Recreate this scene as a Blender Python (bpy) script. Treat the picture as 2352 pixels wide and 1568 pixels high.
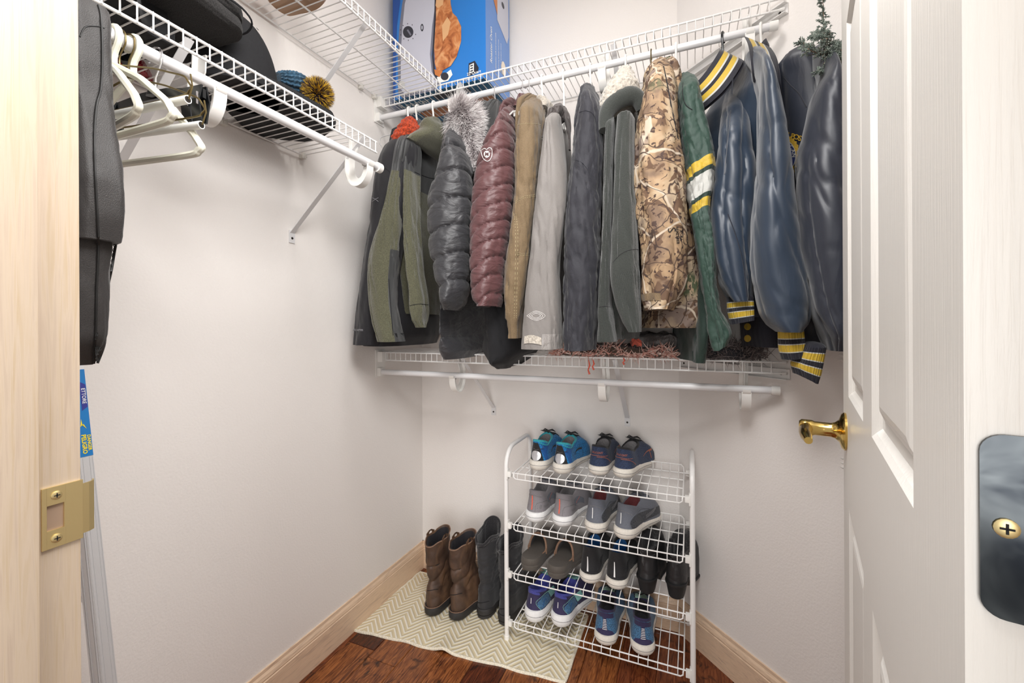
import bpy, bmesh, math, random
from math import sin, cos, pi, sqrt, radians
from mathutils import Vector, Matrix, noise
from mathutils.bvhtree import BVHTree

S = bpy.context.scene
for o in list(bpy.data.objects):
    bpy.data.objects.remove(o)
COL = S.collection
random.seed(7)
V = Vector

# ------------------------------------------------------------- camera
F = 987.3                      # focal length for an image 2352 wide
CAM = V((1.2343, -1.80, 1.20))
YAW, ROLL, CY0 = 0.3943, -0.0049, 744.0
fw = V((-sin(YAW), cos(YAW), 0)); r0 = V((cos(YAW), sin(YAW), 0)); u0 = V((0, 0, 1))
rt = cos(ROLL) * r0 + sin(ROLL) * u0; up = -sin(ROLL) * r0 + cos(ROLL) * u0
cd = bpy.data.cameras.new('camera'); co = bpy.data.objects.new('camera', cd); COL.objects.link(co)
cd.sensor_width = 36; cd.lens = 36 * F / 2352; cd.shift_y = -(784 - CY0) / 2352
cd.clip_start = 0.02
co.matrix_world = Matrix(((rt.x, up.x, -fw.x, CAM.x), (rt.y, up.y, -fw.y, CAM.y), (rt.z, up.z, -fw.z, CAM.z), (0, 0, 0, 1)))
S.camera = co
S.view_settings.view_transform = 'Standard'; S.view_settings.look = 'None'
S.view_settings.gamma = 1; S.view_settings.use_curve_mapping = False
S.view_settings.exposure = 0.74

# ------------------------------------------------------------- light
W = bpy.data.worlds.new('world'); S.world = W; W.use_nodes = True
W.node_tree.nodes['Background'].inputs[0].default_value = (1.0, 0.97, 0.94, 1)
W.node_tree.nodes['Background'].inputs[1].default_value = 0.35
def area(name, loc, target, size, power, color, shape='DISK', sy=None):
    l = bpy.data.lights.new(name, 'AREA'); l.shape = shape; l.size = size
    if sy: l.size_y = sy
    l.energy = power; l.color = color
    o = bpy.data.objects.new(name, l); COL.objects.link(o); o.location = loc
    o.rotation_euler = (V(target) - V(loc)).to_track_quat('-Z', 'Y').to_euler()
    return o
area('closet_ceiling_light', (0.98, -0.86, 2.87), (0.98, -0.86, 0), 0.34, 5, (1.0, 0.975, 0.945))
area('doorway_light', (1.10, -1.50, 2.08), (0.40, -0.70, 0.1), 0.6, 13.5, (1.0, 0.99, 0.98))
area('added_doorway_fill', (1.95, -4.8, 1.2), (1.0, -1.5, 0.7), 2.6, 60, (1.0, 0.985, 0.965))  # fill lamp added outside the doorway to brighten the lower closet

# ------------------------------------------------------------- pixel <-> world
def ray(px, py): return fw + rt * ((px - 1176) / F) - up * ((py - CY0) / F)
def on(px, py, ax, val):
    d = ray(px, py); t = (val - CAM[ax]) / d[ax]; return CAM + d * t
def onx(px, py, x): return on(px, py, 0, x)
def ony(px, py, y): return on(px, py, 1, y)
def onz(px, py, z): return on(px, py, 2, z)
def ond(px, py, dep): return CAM + ray(px, py) * dep

# ------------------------------------------------------------- materials
MATS = {}
def srgb(c):
    return tuple(((x / 255) / 12.92 if x / 255 <= 0.04045 else ((x / 255 + 0.055) / 1.055) ** 2.4) for x in c) + (1,)
class NT:
    def __init__(s, m): s.t = m.node_tree; s.b = s.t.nodes['Principled BSDF']
    def n(s, typ, **kw):
        x = s.t.nodes.new(typ)
        for k, v in kw.items():
            if k.startswith('i_'): x.inputs[k[2:].replace('_', ' ')].default_value = v
            else: setattr(x, k, v)
        return x
    def l(s, a, b): s.t.links.new(a, b)
    def coord(s, scale=(1, 1, 1)):
        tc = s.n('ShaderNodeTexCoord'); mp = s.n('ShaderNodeMapping'); mp.inputs['Scale'].default_value = scale
        s.l(tc.outputs['Object'], mp.inputs['Vector']); return mp.outputs['Vector']
    def noise(s, vec, scale, detail=3, dist=0.0):
        x = s.n('ShaderNodeTexNoise'); x.inputs['Scale'].default_value = scale; x.inputs['Detail'].default_value = detail
        x.inputs['Distortion'].default_value = dist; s.l(vec, x.inputs['Vector']); return x.outputs['Fac']
    def ramp(s, fac, stops, interp='LINEAR'):
        x = s.n('ShaderNodeValToRGB'); x.color_ramp.interpolation = interp
        e = x.color_ramp.elements
        while len(e) < len(stops): e.new(0.5)
        for el, (p, c) in zip(e, stops): el.position = p; el.color = c
        s.l(fac, x.inputs['Fac']); return x.outputs['Color']
    def mix(s, fac, a, b):
        x = s.n('ShaderNodeMix', data_type='RGBA')
        for sock, v in ((x.inputs[0], fac), (x.inputs[6], a), (x.inputs[7], b)):
            if isinstance(v, (int, float, tuple)): sock.default_value = v
            else: s.l(v, sock)
        return x.outputs[2]
    def math(s, op, a, b=0.0, c=0.0):
        x = s.n('ShaderNodeMath', operation=op)
        for sock, v in zip(x.inputs, (a, b, c)):
            if isinstance(v, (int, float)): sock.default_value = v
            else: s.l(v, sock)
        return x.outputs[0]
    def bump(s, h, strength, dist=0.01, prev=None):
        x = s.n('ShaderNodeBump'); x.inputs['Strength'].default_value = strength; x.inputs['Distance'].default_value = dist
        s.l(h, x.inputs['Height'])
        if prev: s.l(prev, x.inputs['Normal'])
        s.l(x.outputs[0], s.b.inputs['Normal']); return x.outputs[0]
def newmat(name, c, rough=0.6, metal=0.0, **kw):
    m = bpy.data.materials.new(name); m.use_nodes = True; t = NT(m)
    t.b.inputs['Base Color'].default_value = srgb(c); t.b.inputs['Roughness'].default_value = rough
    t.b.inputs['Metallic'].default_value = metal
    for k, v in kw.items(): t.b.inputs[k].default_value = v
    MATS[name] = m; return m, t
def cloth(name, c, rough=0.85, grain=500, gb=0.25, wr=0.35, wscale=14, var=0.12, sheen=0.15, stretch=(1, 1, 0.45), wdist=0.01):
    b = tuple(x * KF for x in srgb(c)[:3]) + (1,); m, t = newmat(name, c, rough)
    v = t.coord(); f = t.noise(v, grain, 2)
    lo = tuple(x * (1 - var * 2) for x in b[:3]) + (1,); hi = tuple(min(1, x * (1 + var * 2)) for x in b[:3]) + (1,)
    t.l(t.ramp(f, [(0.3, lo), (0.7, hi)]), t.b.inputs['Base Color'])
    w = t.noise(t.coord(stretch), wscale, 4, 0.8)
    n1 = t.bump(w, wr, wdist); t.bump(f, gb, 0.002, n1)
    t.b.inputs['Sheen Weight'].default_value = sheen
    return m
newmat('paint_white_metal', (236, 234, 232), 0.32)
newmat('plastic_white', (238, 236, 232), 0.38)
newmat('plastic_ivory', (232, 230, 214), 0.35)
newmat('plastic_clear', (225, 225, 222), 0.15, **{'Alpha': 0.55})
newmat('cap_beige', (222, 214, 190), 0.4)
newmat('rod_white', (226, 225, 226), 0.28)
newmat('grey_metal', (170, 168, 168), 0.4)
newmat('brass', (214, 184, 110), 0.16, 1.0)
newmat('brass_satin', (232, 212, 158), 0.42, 1.0)
newmat('bronze_wire', (120, 105, 70), 0.35, 0.8)
newmat('chrome', (215, 215, 220), 0.15, 1.0)
newmat('black_plastic', (22, 24, 26), 0.25)
newmat('black_rubber', (26, 26, 28), 0.6)
newmat('white_gloss', (235, 235, 235), 0.4)
newmat('reflective', (225, 226, 228), 0.35)
newmat('silver_film', (206, 207, 212), 0.28, 0.55)
newmat('paper_white', (240, 240, 236), 0.7)
newmat('hole_wood', (150, 126, 106), 0.9)
newmat('cardboard', (196, 180, 168), 0.8)
newmat('screw_dark', (70, 66, 62), 0.4, 0.8)
m, t = newmat('dark_hinge', (112, 116, 120), 0.16, 1.0)
t.l(t.ramp(t.noise(t.coord((1, 1, 1)), 30, 3, 1.0), [(0.3, (0.02, 0.023, 0.028, 1)), (0.7, (0.10, 0.11, 0.115, 1))]), t.b.inputs['Base Color'])
m, t = newmat('wall_paint', (240, 235, 231), 0.75)
f = t.noise(t.coord(), 160, 4); t.bump(f, 0.28, 0.003)
m, t = newmat('ceiling_paint', (235, 232, 226), 0.8)
m, t = newmat('door_paint', (228, 225, 220), 0.38)
g = t.noise(t.coord((60, 60, 2.0)), 6, 5, 0.6)
t.bump(g, 0.35, 0.0015)
def wood(name, c1, c2, c3, sc, rough, bmp=0.15, distort=1.5):
    m, t = newmat(name, c1, rough)
    v = t.coord(sc); f = t.noise(v, 3.0, 5, distort)
    cc = t.ramp(f, [(0.3, srgb(c1)), (0.5, srgb(c2)), (0.72, srgb(c3))])
    t.l(cc, t.b.inputs['Base Color']); t.bump(f, bmp, 0.002); return m, t
wood('baseboard_wood', (202, 174, 150), (230, 202, 174), (218, 188, 160), (6, 2.4, 34), 0.45)
wood('jamb_wood', (182, 163, 145), (194, 176, 156), (184, 163, 136), (60, 60, 2), 0.42, 0.05)
for i, (a, b, c) in enumerate([((64, 30, 18), (112, 58, 32), (142, 80, 46)), ((44, 22, 15), (86, 42, 24), (118, 60, 34)), ((78, 38, 20), (132, 76, 40), (168, 104, 56)), ((36, 18, 13), (70, 34, 20), (96, 48, 28))]):
    m, t = wood('floor_wood_%s' % 'abcd'[i], a, b, c, (34, 3.2, 10), 0.26, 0.25, 2.2)
    k = t.noise(t.coord((9, 7, 1)), 2.2, 4, 1.5)
    src = t.b.inputs['Base Color'].links[0].from_socket
    t.l(t.mix(t.ramp(k, [(0.57, (0, 0, 0, 1)), (0.72, (0.85, 0.85, 0.85, 1))]), src, srgb((34, 16, 10))), t.b.inputs['Base Color'])
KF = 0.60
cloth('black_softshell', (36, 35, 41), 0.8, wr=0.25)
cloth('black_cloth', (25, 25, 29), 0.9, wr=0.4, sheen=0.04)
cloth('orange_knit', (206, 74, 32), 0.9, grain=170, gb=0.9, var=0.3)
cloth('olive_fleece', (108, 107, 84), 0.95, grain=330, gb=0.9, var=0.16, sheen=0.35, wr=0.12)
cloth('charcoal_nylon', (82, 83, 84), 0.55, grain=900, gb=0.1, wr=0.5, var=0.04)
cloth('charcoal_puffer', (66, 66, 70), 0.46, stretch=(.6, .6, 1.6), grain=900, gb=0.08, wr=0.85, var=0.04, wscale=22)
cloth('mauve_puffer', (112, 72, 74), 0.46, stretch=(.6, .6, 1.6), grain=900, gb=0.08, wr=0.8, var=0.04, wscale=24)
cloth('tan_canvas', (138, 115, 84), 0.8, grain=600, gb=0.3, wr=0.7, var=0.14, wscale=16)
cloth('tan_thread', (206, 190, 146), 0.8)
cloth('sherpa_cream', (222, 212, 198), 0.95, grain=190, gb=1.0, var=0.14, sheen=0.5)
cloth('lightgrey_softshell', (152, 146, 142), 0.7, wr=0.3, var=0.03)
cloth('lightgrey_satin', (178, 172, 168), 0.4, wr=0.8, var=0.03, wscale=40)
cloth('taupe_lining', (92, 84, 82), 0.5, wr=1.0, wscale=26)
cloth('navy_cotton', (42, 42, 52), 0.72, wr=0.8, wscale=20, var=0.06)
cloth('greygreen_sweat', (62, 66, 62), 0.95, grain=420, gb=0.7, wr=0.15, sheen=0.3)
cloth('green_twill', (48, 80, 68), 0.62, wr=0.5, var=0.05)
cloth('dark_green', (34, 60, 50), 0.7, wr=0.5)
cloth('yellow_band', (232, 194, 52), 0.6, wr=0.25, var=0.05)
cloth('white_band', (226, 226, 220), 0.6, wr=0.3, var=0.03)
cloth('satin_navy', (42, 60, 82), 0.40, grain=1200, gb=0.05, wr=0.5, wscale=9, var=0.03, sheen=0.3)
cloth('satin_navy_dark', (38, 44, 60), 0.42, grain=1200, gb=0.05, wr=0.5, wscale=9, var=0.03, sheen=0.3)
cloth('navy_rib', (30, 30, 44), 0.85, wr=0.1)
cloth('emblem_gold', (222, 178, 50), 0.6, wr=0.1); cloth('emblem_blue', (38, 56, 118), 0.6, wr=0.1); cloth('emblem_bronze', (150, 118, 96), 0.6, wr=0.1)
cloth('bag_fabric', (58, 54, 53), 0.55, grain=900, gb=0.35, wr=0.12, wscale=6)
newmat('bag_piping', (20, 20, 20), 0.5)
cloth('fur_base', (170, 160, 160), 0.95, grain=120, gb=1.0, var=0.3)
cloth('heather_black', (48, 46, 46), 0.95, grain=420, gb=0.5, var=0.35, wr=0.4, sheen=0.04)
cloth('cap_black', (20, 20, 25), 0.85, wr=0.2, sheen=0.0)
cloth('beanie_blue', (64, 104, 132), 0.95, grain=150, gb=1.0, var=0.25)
newmat('grey_print', (150, 150, 155), 0.6); newmat('thread_black', (20, 20, 24), 0.8); newmat('white_print', (225, 222, 220), 0.6)
def hairmat(name, stops, rough=0.7):
    m, t = newmat(name, (120, 120, 120), rough)
    a = t.n('ShaderNodeAttribute', attribute_name='tone')
    t.l(t.ramp(a.outputs['Fac'], [(p, srgb(c)) for p, c in stops]), t.b.inputs['Base Color'])
hairmat('fur_hair', [(0, (110, 100, 102)), (0.3, (170, 160, 160)), (0.6, (232, 226, 226)), (1, (255, 254, 252))])
hairmat('pom_yarn', [(0, (44, 26, 50)), (0.45, (60, 36, 62)), (0.5, (214, 168, 32)), (1, (232, 190, 60))])
hairmat('shag_yarn', [(0, (84, 76, 76)), (0.6, (134, 122, 120)), (1, (176, 166, 162))])
hairmat('fringe_yarn', [(0, (176, 112, 100)), (0.4, (212, 160, 146)), (0.62, (232, 196, 184)), (1, (248, 236, 228))])
hairmat('juniper', [(0, (70, 84, 76)), (0.5, (128, 140, 130)), (1, (214, 218, 208))])
# camouflage print
m, t = newmat('camo', (180, 150, 110), 0.8)
v = t.coord(); nz = t.n('ShaderNodeTexNoise'); nz.inputs['Scale'].default_value = 9; t.l(v, nz.inputs['Vector'])
wv = t.n('ShaderNodeVectorMath', operation='MULTIPLY_ADD'); t.l(nz.outputs['Color'], wv.inputs[0]); wv.inputs[1].default_value = (0.055,) * 3; t.l(v, wv.inputs[2]); wv = wv.outputs[0]
c = t.ramp(t.noise(wv, 11, 4), [(0.36, srgb((128, 104, 84))), (0.46, srgb((176, 146, 112))), (0.56, srgb((194, 172, 142))), (0.66, srgb((140, 122, 112)))])
leaf = t.ramp(t.noise(wv, 21, 2, 1.2), [(0.56, (0, 0, 0, 1)), (0.585, (1, 1, 1, 1))]); c = t.mix(leaf, c, srgb((104, 78, 58)))
dk = t.ramp(t.noise(wv, 34, 5, 2.0), [(0.585, (0, 0, 0, 1)), (0.61, (1, 1, 1, 1))]); c = t.mix(dk, c, srgb((66, 46, 40)))
vo = t.n('ShaderNodeTexVoronoi', feature='DISTANCE_TO_EDGE'); vo.inputs['Scale'].default_value = 6.5; t.l(wv, vo.inputs['Vector'])
c = t.mix(t.ramp(vo.outputs[0], [(0.0, (1, 1, 1, 1)), (0.012, (1, 1, 1, 1)), (0.02, (0, 0, 0, 1))]), c, srgb((206, 190, 170)))
v2 = t.n('ShaderNodeTexVoronoi', feature='DISTANCE_TO_EDGE'); v2.inputs['Scale'].default_value = 11; t.l(wv, v2.inputs['Vector'])
c = t.mix(t.ramp(v2.outputs[0], [(0.0, (1, 1, 1, 1)), (0.006, (1, 1, 1, 1)), (0.013, (0, 0, 0, 1))]), c, srgb((60, 42, 36)))
gr = t.math('MULTIPLY', t.ramp(t.noise(v, 6, 1), [(0.62, (0, 0, 0, 1)), (0.66, (1, 1, 1, 1))]), t.ramp(t.noise(t.coord((1, 1, 0.3)), 90, 3), [(0.42, (0, 0, 0, 1)), (0.5, (1, 1, 1, 1))]))
c = t.mix(gr, c, srgb((72, 86, 56))); c = t.mix(0.22, c, srgb((70, 58, 50))); t.l(c, t.b.inputs['Base Color']); t.bump(t.noise(v, 12, 4, 0.8), 0.35, 0.01)
cloth('camo_lining', (104, 84, 72), 0.9)
# chevron rug
m, t = newmat('rug_chevron', (225, 215, 190), 0.95)
tc = t.n('ShaderNodeTexCoord'); sp = t.n('ShaderNodeSeparateXYZ'); t.l(tc.outputs['Object'], sp.inputs[0])
wob = t.math('MULTIPLY', t.noise(t.coord(), 7, 2), 0.012)
tri = t.math('ABSOLUTE', t.math('SUBTRACT', t.math('MULTIPLY', t.math('FRACT', t.math('DIVIDE', sp.outputs[0], 0.105)), 2.0), 1.0))
yy = t.math('ADD', t.math('ADD', sp.outputs[1], t.math('MULTIPLY', tri, 0.058)), wob)
st = t.math('SINE', t.math('MULTIPLY', yy, 2 * pi / 0.0245))
fine = t.noise(t.coord(), 420, 2)
c = t.ramp(st, [(0.0, srgb((222, 208, 174))), (0.42, srgb((228, 215, 184))), (0.6, srgb((242, 237, 222))), (1.0, srgb((246, 242, 230)))])
t.l(c, t.b.inputs['Base Color']); n1 = t.bump(st, 0.38, 0.004); t.bump(fine, 0.5, 0.002, n1)
KF = 1.0
cloth('rug_edge', (232, 224, 204), 0.95, grain=260, gb=0.7)
KF = 1.0
def shoemat(n, c, **k): cloth(n, c, k.get('rough', 0.75), grain=k.get('grain', 420), gb=k.get('gb', 0.5), wr=0.12, var=k.get('var', 0.15), sheen=0.1)
shoemat('foam_white', (224, 218, 208), grain=120, gb=0.35, var=0.03); shoemat('foam_bright', (236, 236, 236), grain=90, gb=0.2, var=0.02)
shoemat('mesh_blue', (24, 116, 176), grain=260, var=0.35); shoemat('teal_trim', (52, 168, 182)); shoemat('royal', (22, 84, 150))
shoemat('shoe_black', (28, 28, 31)); shoemat('outsole_blue', (42, 128, 186))
shoemat('navy_speckle', (34, 48, 76), grain=520, var=0.6); shoemat('copper', (168, 98, 74)); shoemat('lining_dark', (30, 28, 34)); shoemat('lining_grey', (120, 118, 120))
shoemat('shoe_grey', (132, 128, 132), gb=0.2, var=0.05); shoemat('coral', (222, 104, 84)); shoemat('lining_red', (98, 38, 40))
shoemat('shoe_slate', (100, 104, 114), gb=0.2, var=0.06); shoemat('knit_dark', (56, 58, 64), grain=240, var=0.35)
shoemat('clog_brown', (84, 78, 72), gb=0.2, var=0.06); shoemat('clog_trim', (132, 102, 82), gb=0.3); shoemat('lining_blue', (30, 98, 160))
shoemat('purple_navy', (46, 40, 78), gb=0.2, var=0.08); shoemat('violet', (72, 76, 160)); shoemat('aqua', (138, 196, 190)); shoemat('mid_blue', (62, 104, 140), grain=300, var=0.3); shoemat('mint', (170, 212, 196))
m, t = newmat('brown_leather', (84, 66, 52), 0.55)
t.l(t.ramp(t.noise(t.coord((1, 1, 0.7)), 15, 5, 0.6), [(0.3, srgb((56, 42, 34))), (0.5, srgb((80, 60, 48))), (0.72, srgb((112, 84, 62)))]), t.b.inputs['Base Color']); t.bump(t.noise(t.coord(), 60, 4), 0.3, 0.004)
cloth('snow_boot', (44, 44, 47), 0.75, wr=0.3, wscale=20); cloth('boot_fleece', (34, 33, 36), 1.0, grain=160, gb=1.0, sheen=0.4)
m, t = newmat('boot_leather_black', (40, 40, 42), 0.45); t.bump(t.noise(t.coord(), 70, 4), 0.3, 0.004)
newmat('sole_dark', (46, 44, 44), 0.7)
# box print
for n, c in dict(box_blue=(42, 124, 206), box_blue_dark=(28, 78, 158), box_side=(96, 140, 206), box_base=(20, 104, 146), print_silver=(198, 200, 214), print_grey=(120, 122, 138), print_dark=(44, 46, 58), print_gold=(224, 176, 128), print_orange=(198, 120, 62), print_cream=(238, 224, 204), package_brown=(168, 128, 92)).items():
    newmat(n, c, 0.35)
m, t = newmat('print_turkey', (190, 110, 60), 0.4)
t.l(t.ramp(t.noise(t.coord(), 26, 5, 1.0), [(0.3, srgb((140, 70, 36))), (0.5, srgb((196, 122, 72))), (0.7, srgb((226, 172, 122)))]), t.b.inputs['Base Color'])
m, t = newmat('ladder_aluminium', (222, 222, 224), 0.42, 0.6); t.bump(t.noise(t.coord((200, 200, 1)), 4, 2), 0.2, 0.001)
newmat('label_blue', (28, 118, 186), 0.4); newmat('label_yellow', (240, 216, 40), 0.4); newmat('label_purple', (52, 56, 140), 0.4)
m, t = newmat('red_foil', (150, 22, 40), 0.2, 0.4); t.bump(t.noise(t.coord(), 90, 3), 0.9, 0.01)
newmat('wire_clip', (225, 222, 215), 0.4)

# ------------------------------------------------------------- mesh builder
def wm(o):
    m = o.matrix_basis.copy()
    while o.parent: o = o.parent; m = o.matrix_basis @ m
    return m
class MB:
    def __init__(s): s.v = []; s.f = []; s.m = []; s.tone = None
    def add(s, vs, fs, mi=0, M=None):
        b = len(s.v)
        s.v += [(M @ V(p)) if M else V(p) for p in vs]
        s.f += [tuple(i + b for i in f) for f in fs]
        s.m += (mi if isinstance(mi, list) else [mi] * len(fs)); return s
    def box(s, a, b, mi=0, M=None):
        x0, y0, z0 = a; x1, y1, z1 = b
        return s.add([(x0, y0, z0), (x1, y0, z0), (x1, y1, z0), (x0, y1, z0), (x0, y0, z1), (x1, y0, z1), (x1, y1, z1), (x0, y1, z1)],
              [(0, 3, 2, 1), (4, 5, 6, 7), (0, 1, 5, 4), (1, 2, 6, 5), (2, 3, 7, 6), (3, 0, 4, 7)], mi, M)
    def bbox(s, a, b, bev=0.002, mi=0, M=None):
        bm = bmesh.new(); bmesh.ops.create_cube(bm, size=1)
        for v in bm.verts: v.co = V([(a[i] + b[i]) / 2 + v.co[i] * (b[i] - a[i]) for i in range(3)])
        bmesh.ops.bevel(bm, geom=bm.edges[:], offset=bev, segments=2, affect='EDGES', profile=0.7)
        bm.verts.index_update(); s.add([v.co.copy() for v in bm.verts], [[v.index for v in f.verts] for f in bm.faces], mi, M); bm.free(); return s
    def tube(s, pts, r, n=8, mi=0, closed=False, caps=True, sx=1.0, M=None):
        pts = [V(p) for p in pts]; N = len(pts); rs = r if isinstance(r, (list, tuple)) else [r] * N
        vs = []; prev = None
        for i, p in enumerate(pts):
            a = pts[(i - 1) % N] if (closed or i) else p; b = pts[(i + 1) % N] if (closed or i < N - 1) else p
            d = (b - a).normalized() if (b - a).length > 1e-9 else V((0, 0, 1))
            if prev is None:
                q = V((0, 0, 1)) if abs(d.z) < 0.9 else V((1, 0, 0)); e1 = d.cross(q).normalized()
            else:
                e1 = prev - d * prev.dot(d); e1.normalize()
            prev = e1; e2 = d.cross(e1)
            for k in range(n):
                t = 2 * pi * k / n; vs.append(p + e1 * cos(t) * rs[i] * sx + e2 * sin(t) * rs[i])
        fs = []; R = N if closed else N - 1
        for i in range(R):
            for k in range(n):
                a = i * n + k; b = i * n + (k + 1) % n; c = ((i + 1) % N) * n + (k + 1) % n; d = ((i + 1) % N) * n + k
                fs.append((a, b, c, d))
        if caps and not closed: fs += [tuple(range(n))[::-1], tuple((N - 1) * n + k for k in range(n))]
        return s.add(vs, fs, mi, M)
    def band(s, pts, nrm, wdir, th, w, mi=0, M=None):
        """rectangular strip swept along pts; nrm(i) thickness direction, wdir width direction"""
        vs = []; N = len(pts); wd = V(wdir) * w / 2
        for i, p in enumerate(pts):
            p = V(p); n = V(nrm(i)) * th / 2; vs += [p - n - wd, p + n - wd, p + n + wd, p - n + wd]
        fs = []
        for i in range(N - 1):
            for k in range(4): fs.append((i * 4 + k, i * 4 + (k + 1) % 4, i * 4 + 4 + (k + 1) % 4, i * 4 + 4 + k))
        fs += [(3, 2, 1, 0), tuple((N - 1) * 4 + k for k in range(4))]
        return s.add(vs, fs, mi, M)
    def lathe(s, prof, n=24, M=None, mi=0, cap=True):
        vs = []; N = len(prof)
        for r, z in prof:
            for k in range(n): t = 2 * pi * k / n; vs.append((r * cos(t), r * sin(t), z))
        fs = [(i * n + k, i * n + (k + 1) % n, (i + 1) * n + (k + 1) % n, (i + 1) * n + k) for i in range(N - 1) for k in range(n)]
        if cap: fs += [tuple(range(n))[::-1], tuple((N - 1) * n + k for k in range(n))]
        return s.add(vs, fs, mi, M)
    def rings(s, rings, mi=0, cap0=True, cap1=True, mf=None):
        n = len(rings[0]); vs = [p for r in rings for p in r]; fs = []; ms = []
        for i in range(len(rings) - 1):
            for k in range(n):
                fs.append((i * n + k, i * n + (k + 1) % n, (i + 1) * n + (k + 1) % n, (i + 1) * n + k)); ms.append(mf(i, k) if mf else mi)
        if cap0: fs.append(tuple(range(n))[::-1]); ms.append(mf(0, 0) if mf else mi)
        if cap1: fs.append(tuple((len(rings) - 1) * n + k for k in range(n))); ms.append(mf(len(rings) - 2, 0) if mf else mi)
        return s.add(vs, fs, ms)
    def strand(s, p, d, L, w, t0, t1, curl=0.0, seg=3):
        """one tapered hair as a three sided sliver with a tone along it"""
        if s.tone is None: s.tone = []
        d = V(d).normalized(); q = V((random.random() - .5, random.random() - .5, random.random() - .5)); e = d.cross(q).normalized(); g = d.cross(e)
        b = len(s.v); p = V(p)
        for i in range(seg):
            t = i / seg; c = p + d * L * t + g * curl * L * t * t; ww = w * (1 - t * 0.75)
            for k in range(3): a = 2.094 * k; s.v.append(c + (e * cos(a) + g * sin(a)) * ww); s.tone.append(t0 + (t1 - t0) * t)
        s.v.append(p + d * L + g * curl * L); s.tone.append(t1)
        for i in range(seg - 1):
            for k in range(3): s.f.append((b + i * 3 + k, b + i * 3 + (k + 1) % 3, b + i * 3 + 3 + (k + 1) % 3, b + i * 3 + 3 + k)); s.m.append(0)
        for k in range(3): s.f.append((b + (seg - 1) * 3 + k, b + (seg - 1) * 3 + (k + 1) % 3, b + seg * 3)); s.m.append(0)
    def build(s, name, mats, parent=None, smooth=True, label=None):
        me = bpy.data.meshes.new(name)
        M = wm(parent).inverted() if parent else None
        me.from_pydata([tuple(M @ p) if M else tuple(p) for p in s.v], [], s.f)
        for m in (mats if isinstance(mats, (list, tuple)) else [mats]): me.materials.append(MATS[m])
        me.polygons.foreach_set('material_index', s.m)
        me.polygons.foreach_set('use_smooth', [smooth] * len(me.polygons))
        if s.tone:
            at = me.attributes.new('tone', 'FLOAT', 'POINT'); at.data.foreach_set('value', s.tone + [0.5] * (len(me.vertices) - len(s.tone)))
        me.validate(); me.update()
        bm = bmesh.new(); bm.from_mesh(me); bmesh.ops.recalc_face_normals(bm, faces=bm.faces); bm.to_mesh(me); bm.free()
        if smooth:
            try: me.set_sharp_from_angle(angle=radians(42))
            except Exception: pass
        o = bpy.data.objects.new(name, me); COL.objects.link(o)
        if parent: o.parent = parent
        if label: o['label'] = label
        return o
def thing(name, label, cat, loc=(0, 0, 0), rz=0.0, group=None):
    o = bpy.data.objects.new(name, None); COL.objects.link(o); o.empty_display_size = 0.05
    o.location = loc; o.rotation_euler = (0, 0, rz); o['label'] = label; o['category'] = cat
    if group: o['group'] = group
    return o
def tag(o, label, cat, group=None):
    o['label'] = label; o['category'] = cat
    if group: o['group'] = group
    return o
def struct(o): o['kind'] = 'structure'; return o
def sub(o, lv=1):
    md = o.modifiers.new('s', 'SUBSURF'); md.levels = lv; md.render_levels = lv; return o

# ------------------------------------------------------------- draping small details on built surfaces
_bvh = {}
def bvh(o):
    if o.name not in _bvh:
        M = wm(o); _bvh[o.name] = BVHTree.FromPolygons([M @ v.co for v in o.data.vertices], [tuple(p.vertices) for p in o.data.polygons])
    return _bvh[o.name]
def hit(px, py, targets, off=0.0015):
    d = ray(px, py); L = d.length; dn = d / L; best = None
    for o in targets:
        h, n, i, dist = bvh(o).ray_cast(CAM, dn)
        if h is not None and (best is None or dist < best[1]): best = (h, dist)
    return None if best is None else (best[0] - dn * off, best[1])
PROJ = None
def drape(pts, targets, off=0.0015):
    if PROJ:
        M, kind = PROJ; out = []; last = 0.3; R3 = M.to_3x3()
        for x, y in pts:
            if kind == 'heel': o = V((x / 1000, -.3, -y / 1000)); d = V((0, 1, 0))
            elif kind == 'right': o = V((.3, x / 1000, -y / 1000)); d = V((-1, 0, 0))
            o = M @ o; d = (R3 @ d).normalized(); best = None
            for tg in targets:
                h, n, i, dist = bvh(tg).ray_cast(o, d)
                if h is not None and (best is None or dist < best): best = dist
            if best is None: best = last
            last = best; out.append(o + d * (best - off))
        return out
    hs = [hit(x, y, targets, off) for x, y in pts]; ok = [h for h in hs if h]
    if not ok: return None
    avg = sorted(h[1] for h in ok)[len(ok) // 2]; out = []; last = avg
    for (x, y), h in zip(pts, hs):
        if h and abs(h[1] - avg) < 0.12: out.append(h[0]); last = h[1]
        else: dn = ray(x, y).normalized(); out.append(CAM + dn * (last - off))
    return out
def lerp(a, b, t): return tuple(a[i] + (b[i] - a[i]) * t for i in range(len(a)))
def cr(pts, n):
    """catmull-rom through tuples"""
    P = [V(p) if len(p) == 3 else p for p in pts]; out = []; N = len(P)
    for i in range(n):
        u = i * (N - 1) / (n - 1); k = min(int(u), N - 2); t = u - k
        a, b, c, d = P[max(k - 1, 0)], P[k], P[k + 1], P[min(k + 2, N - 1)]
        out.append(tuple(0.5 * ((2 * b[j]) + (c[j] - a[j]) * t + (2 * a[j] - 5 * b[j] + 4 * c[j] - d[j]) * t * t + (3 * b[j] - a[j] - 3 * c[j] + d[j]) * t ** 3) for j in range(len(b))))
    return out
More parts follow.
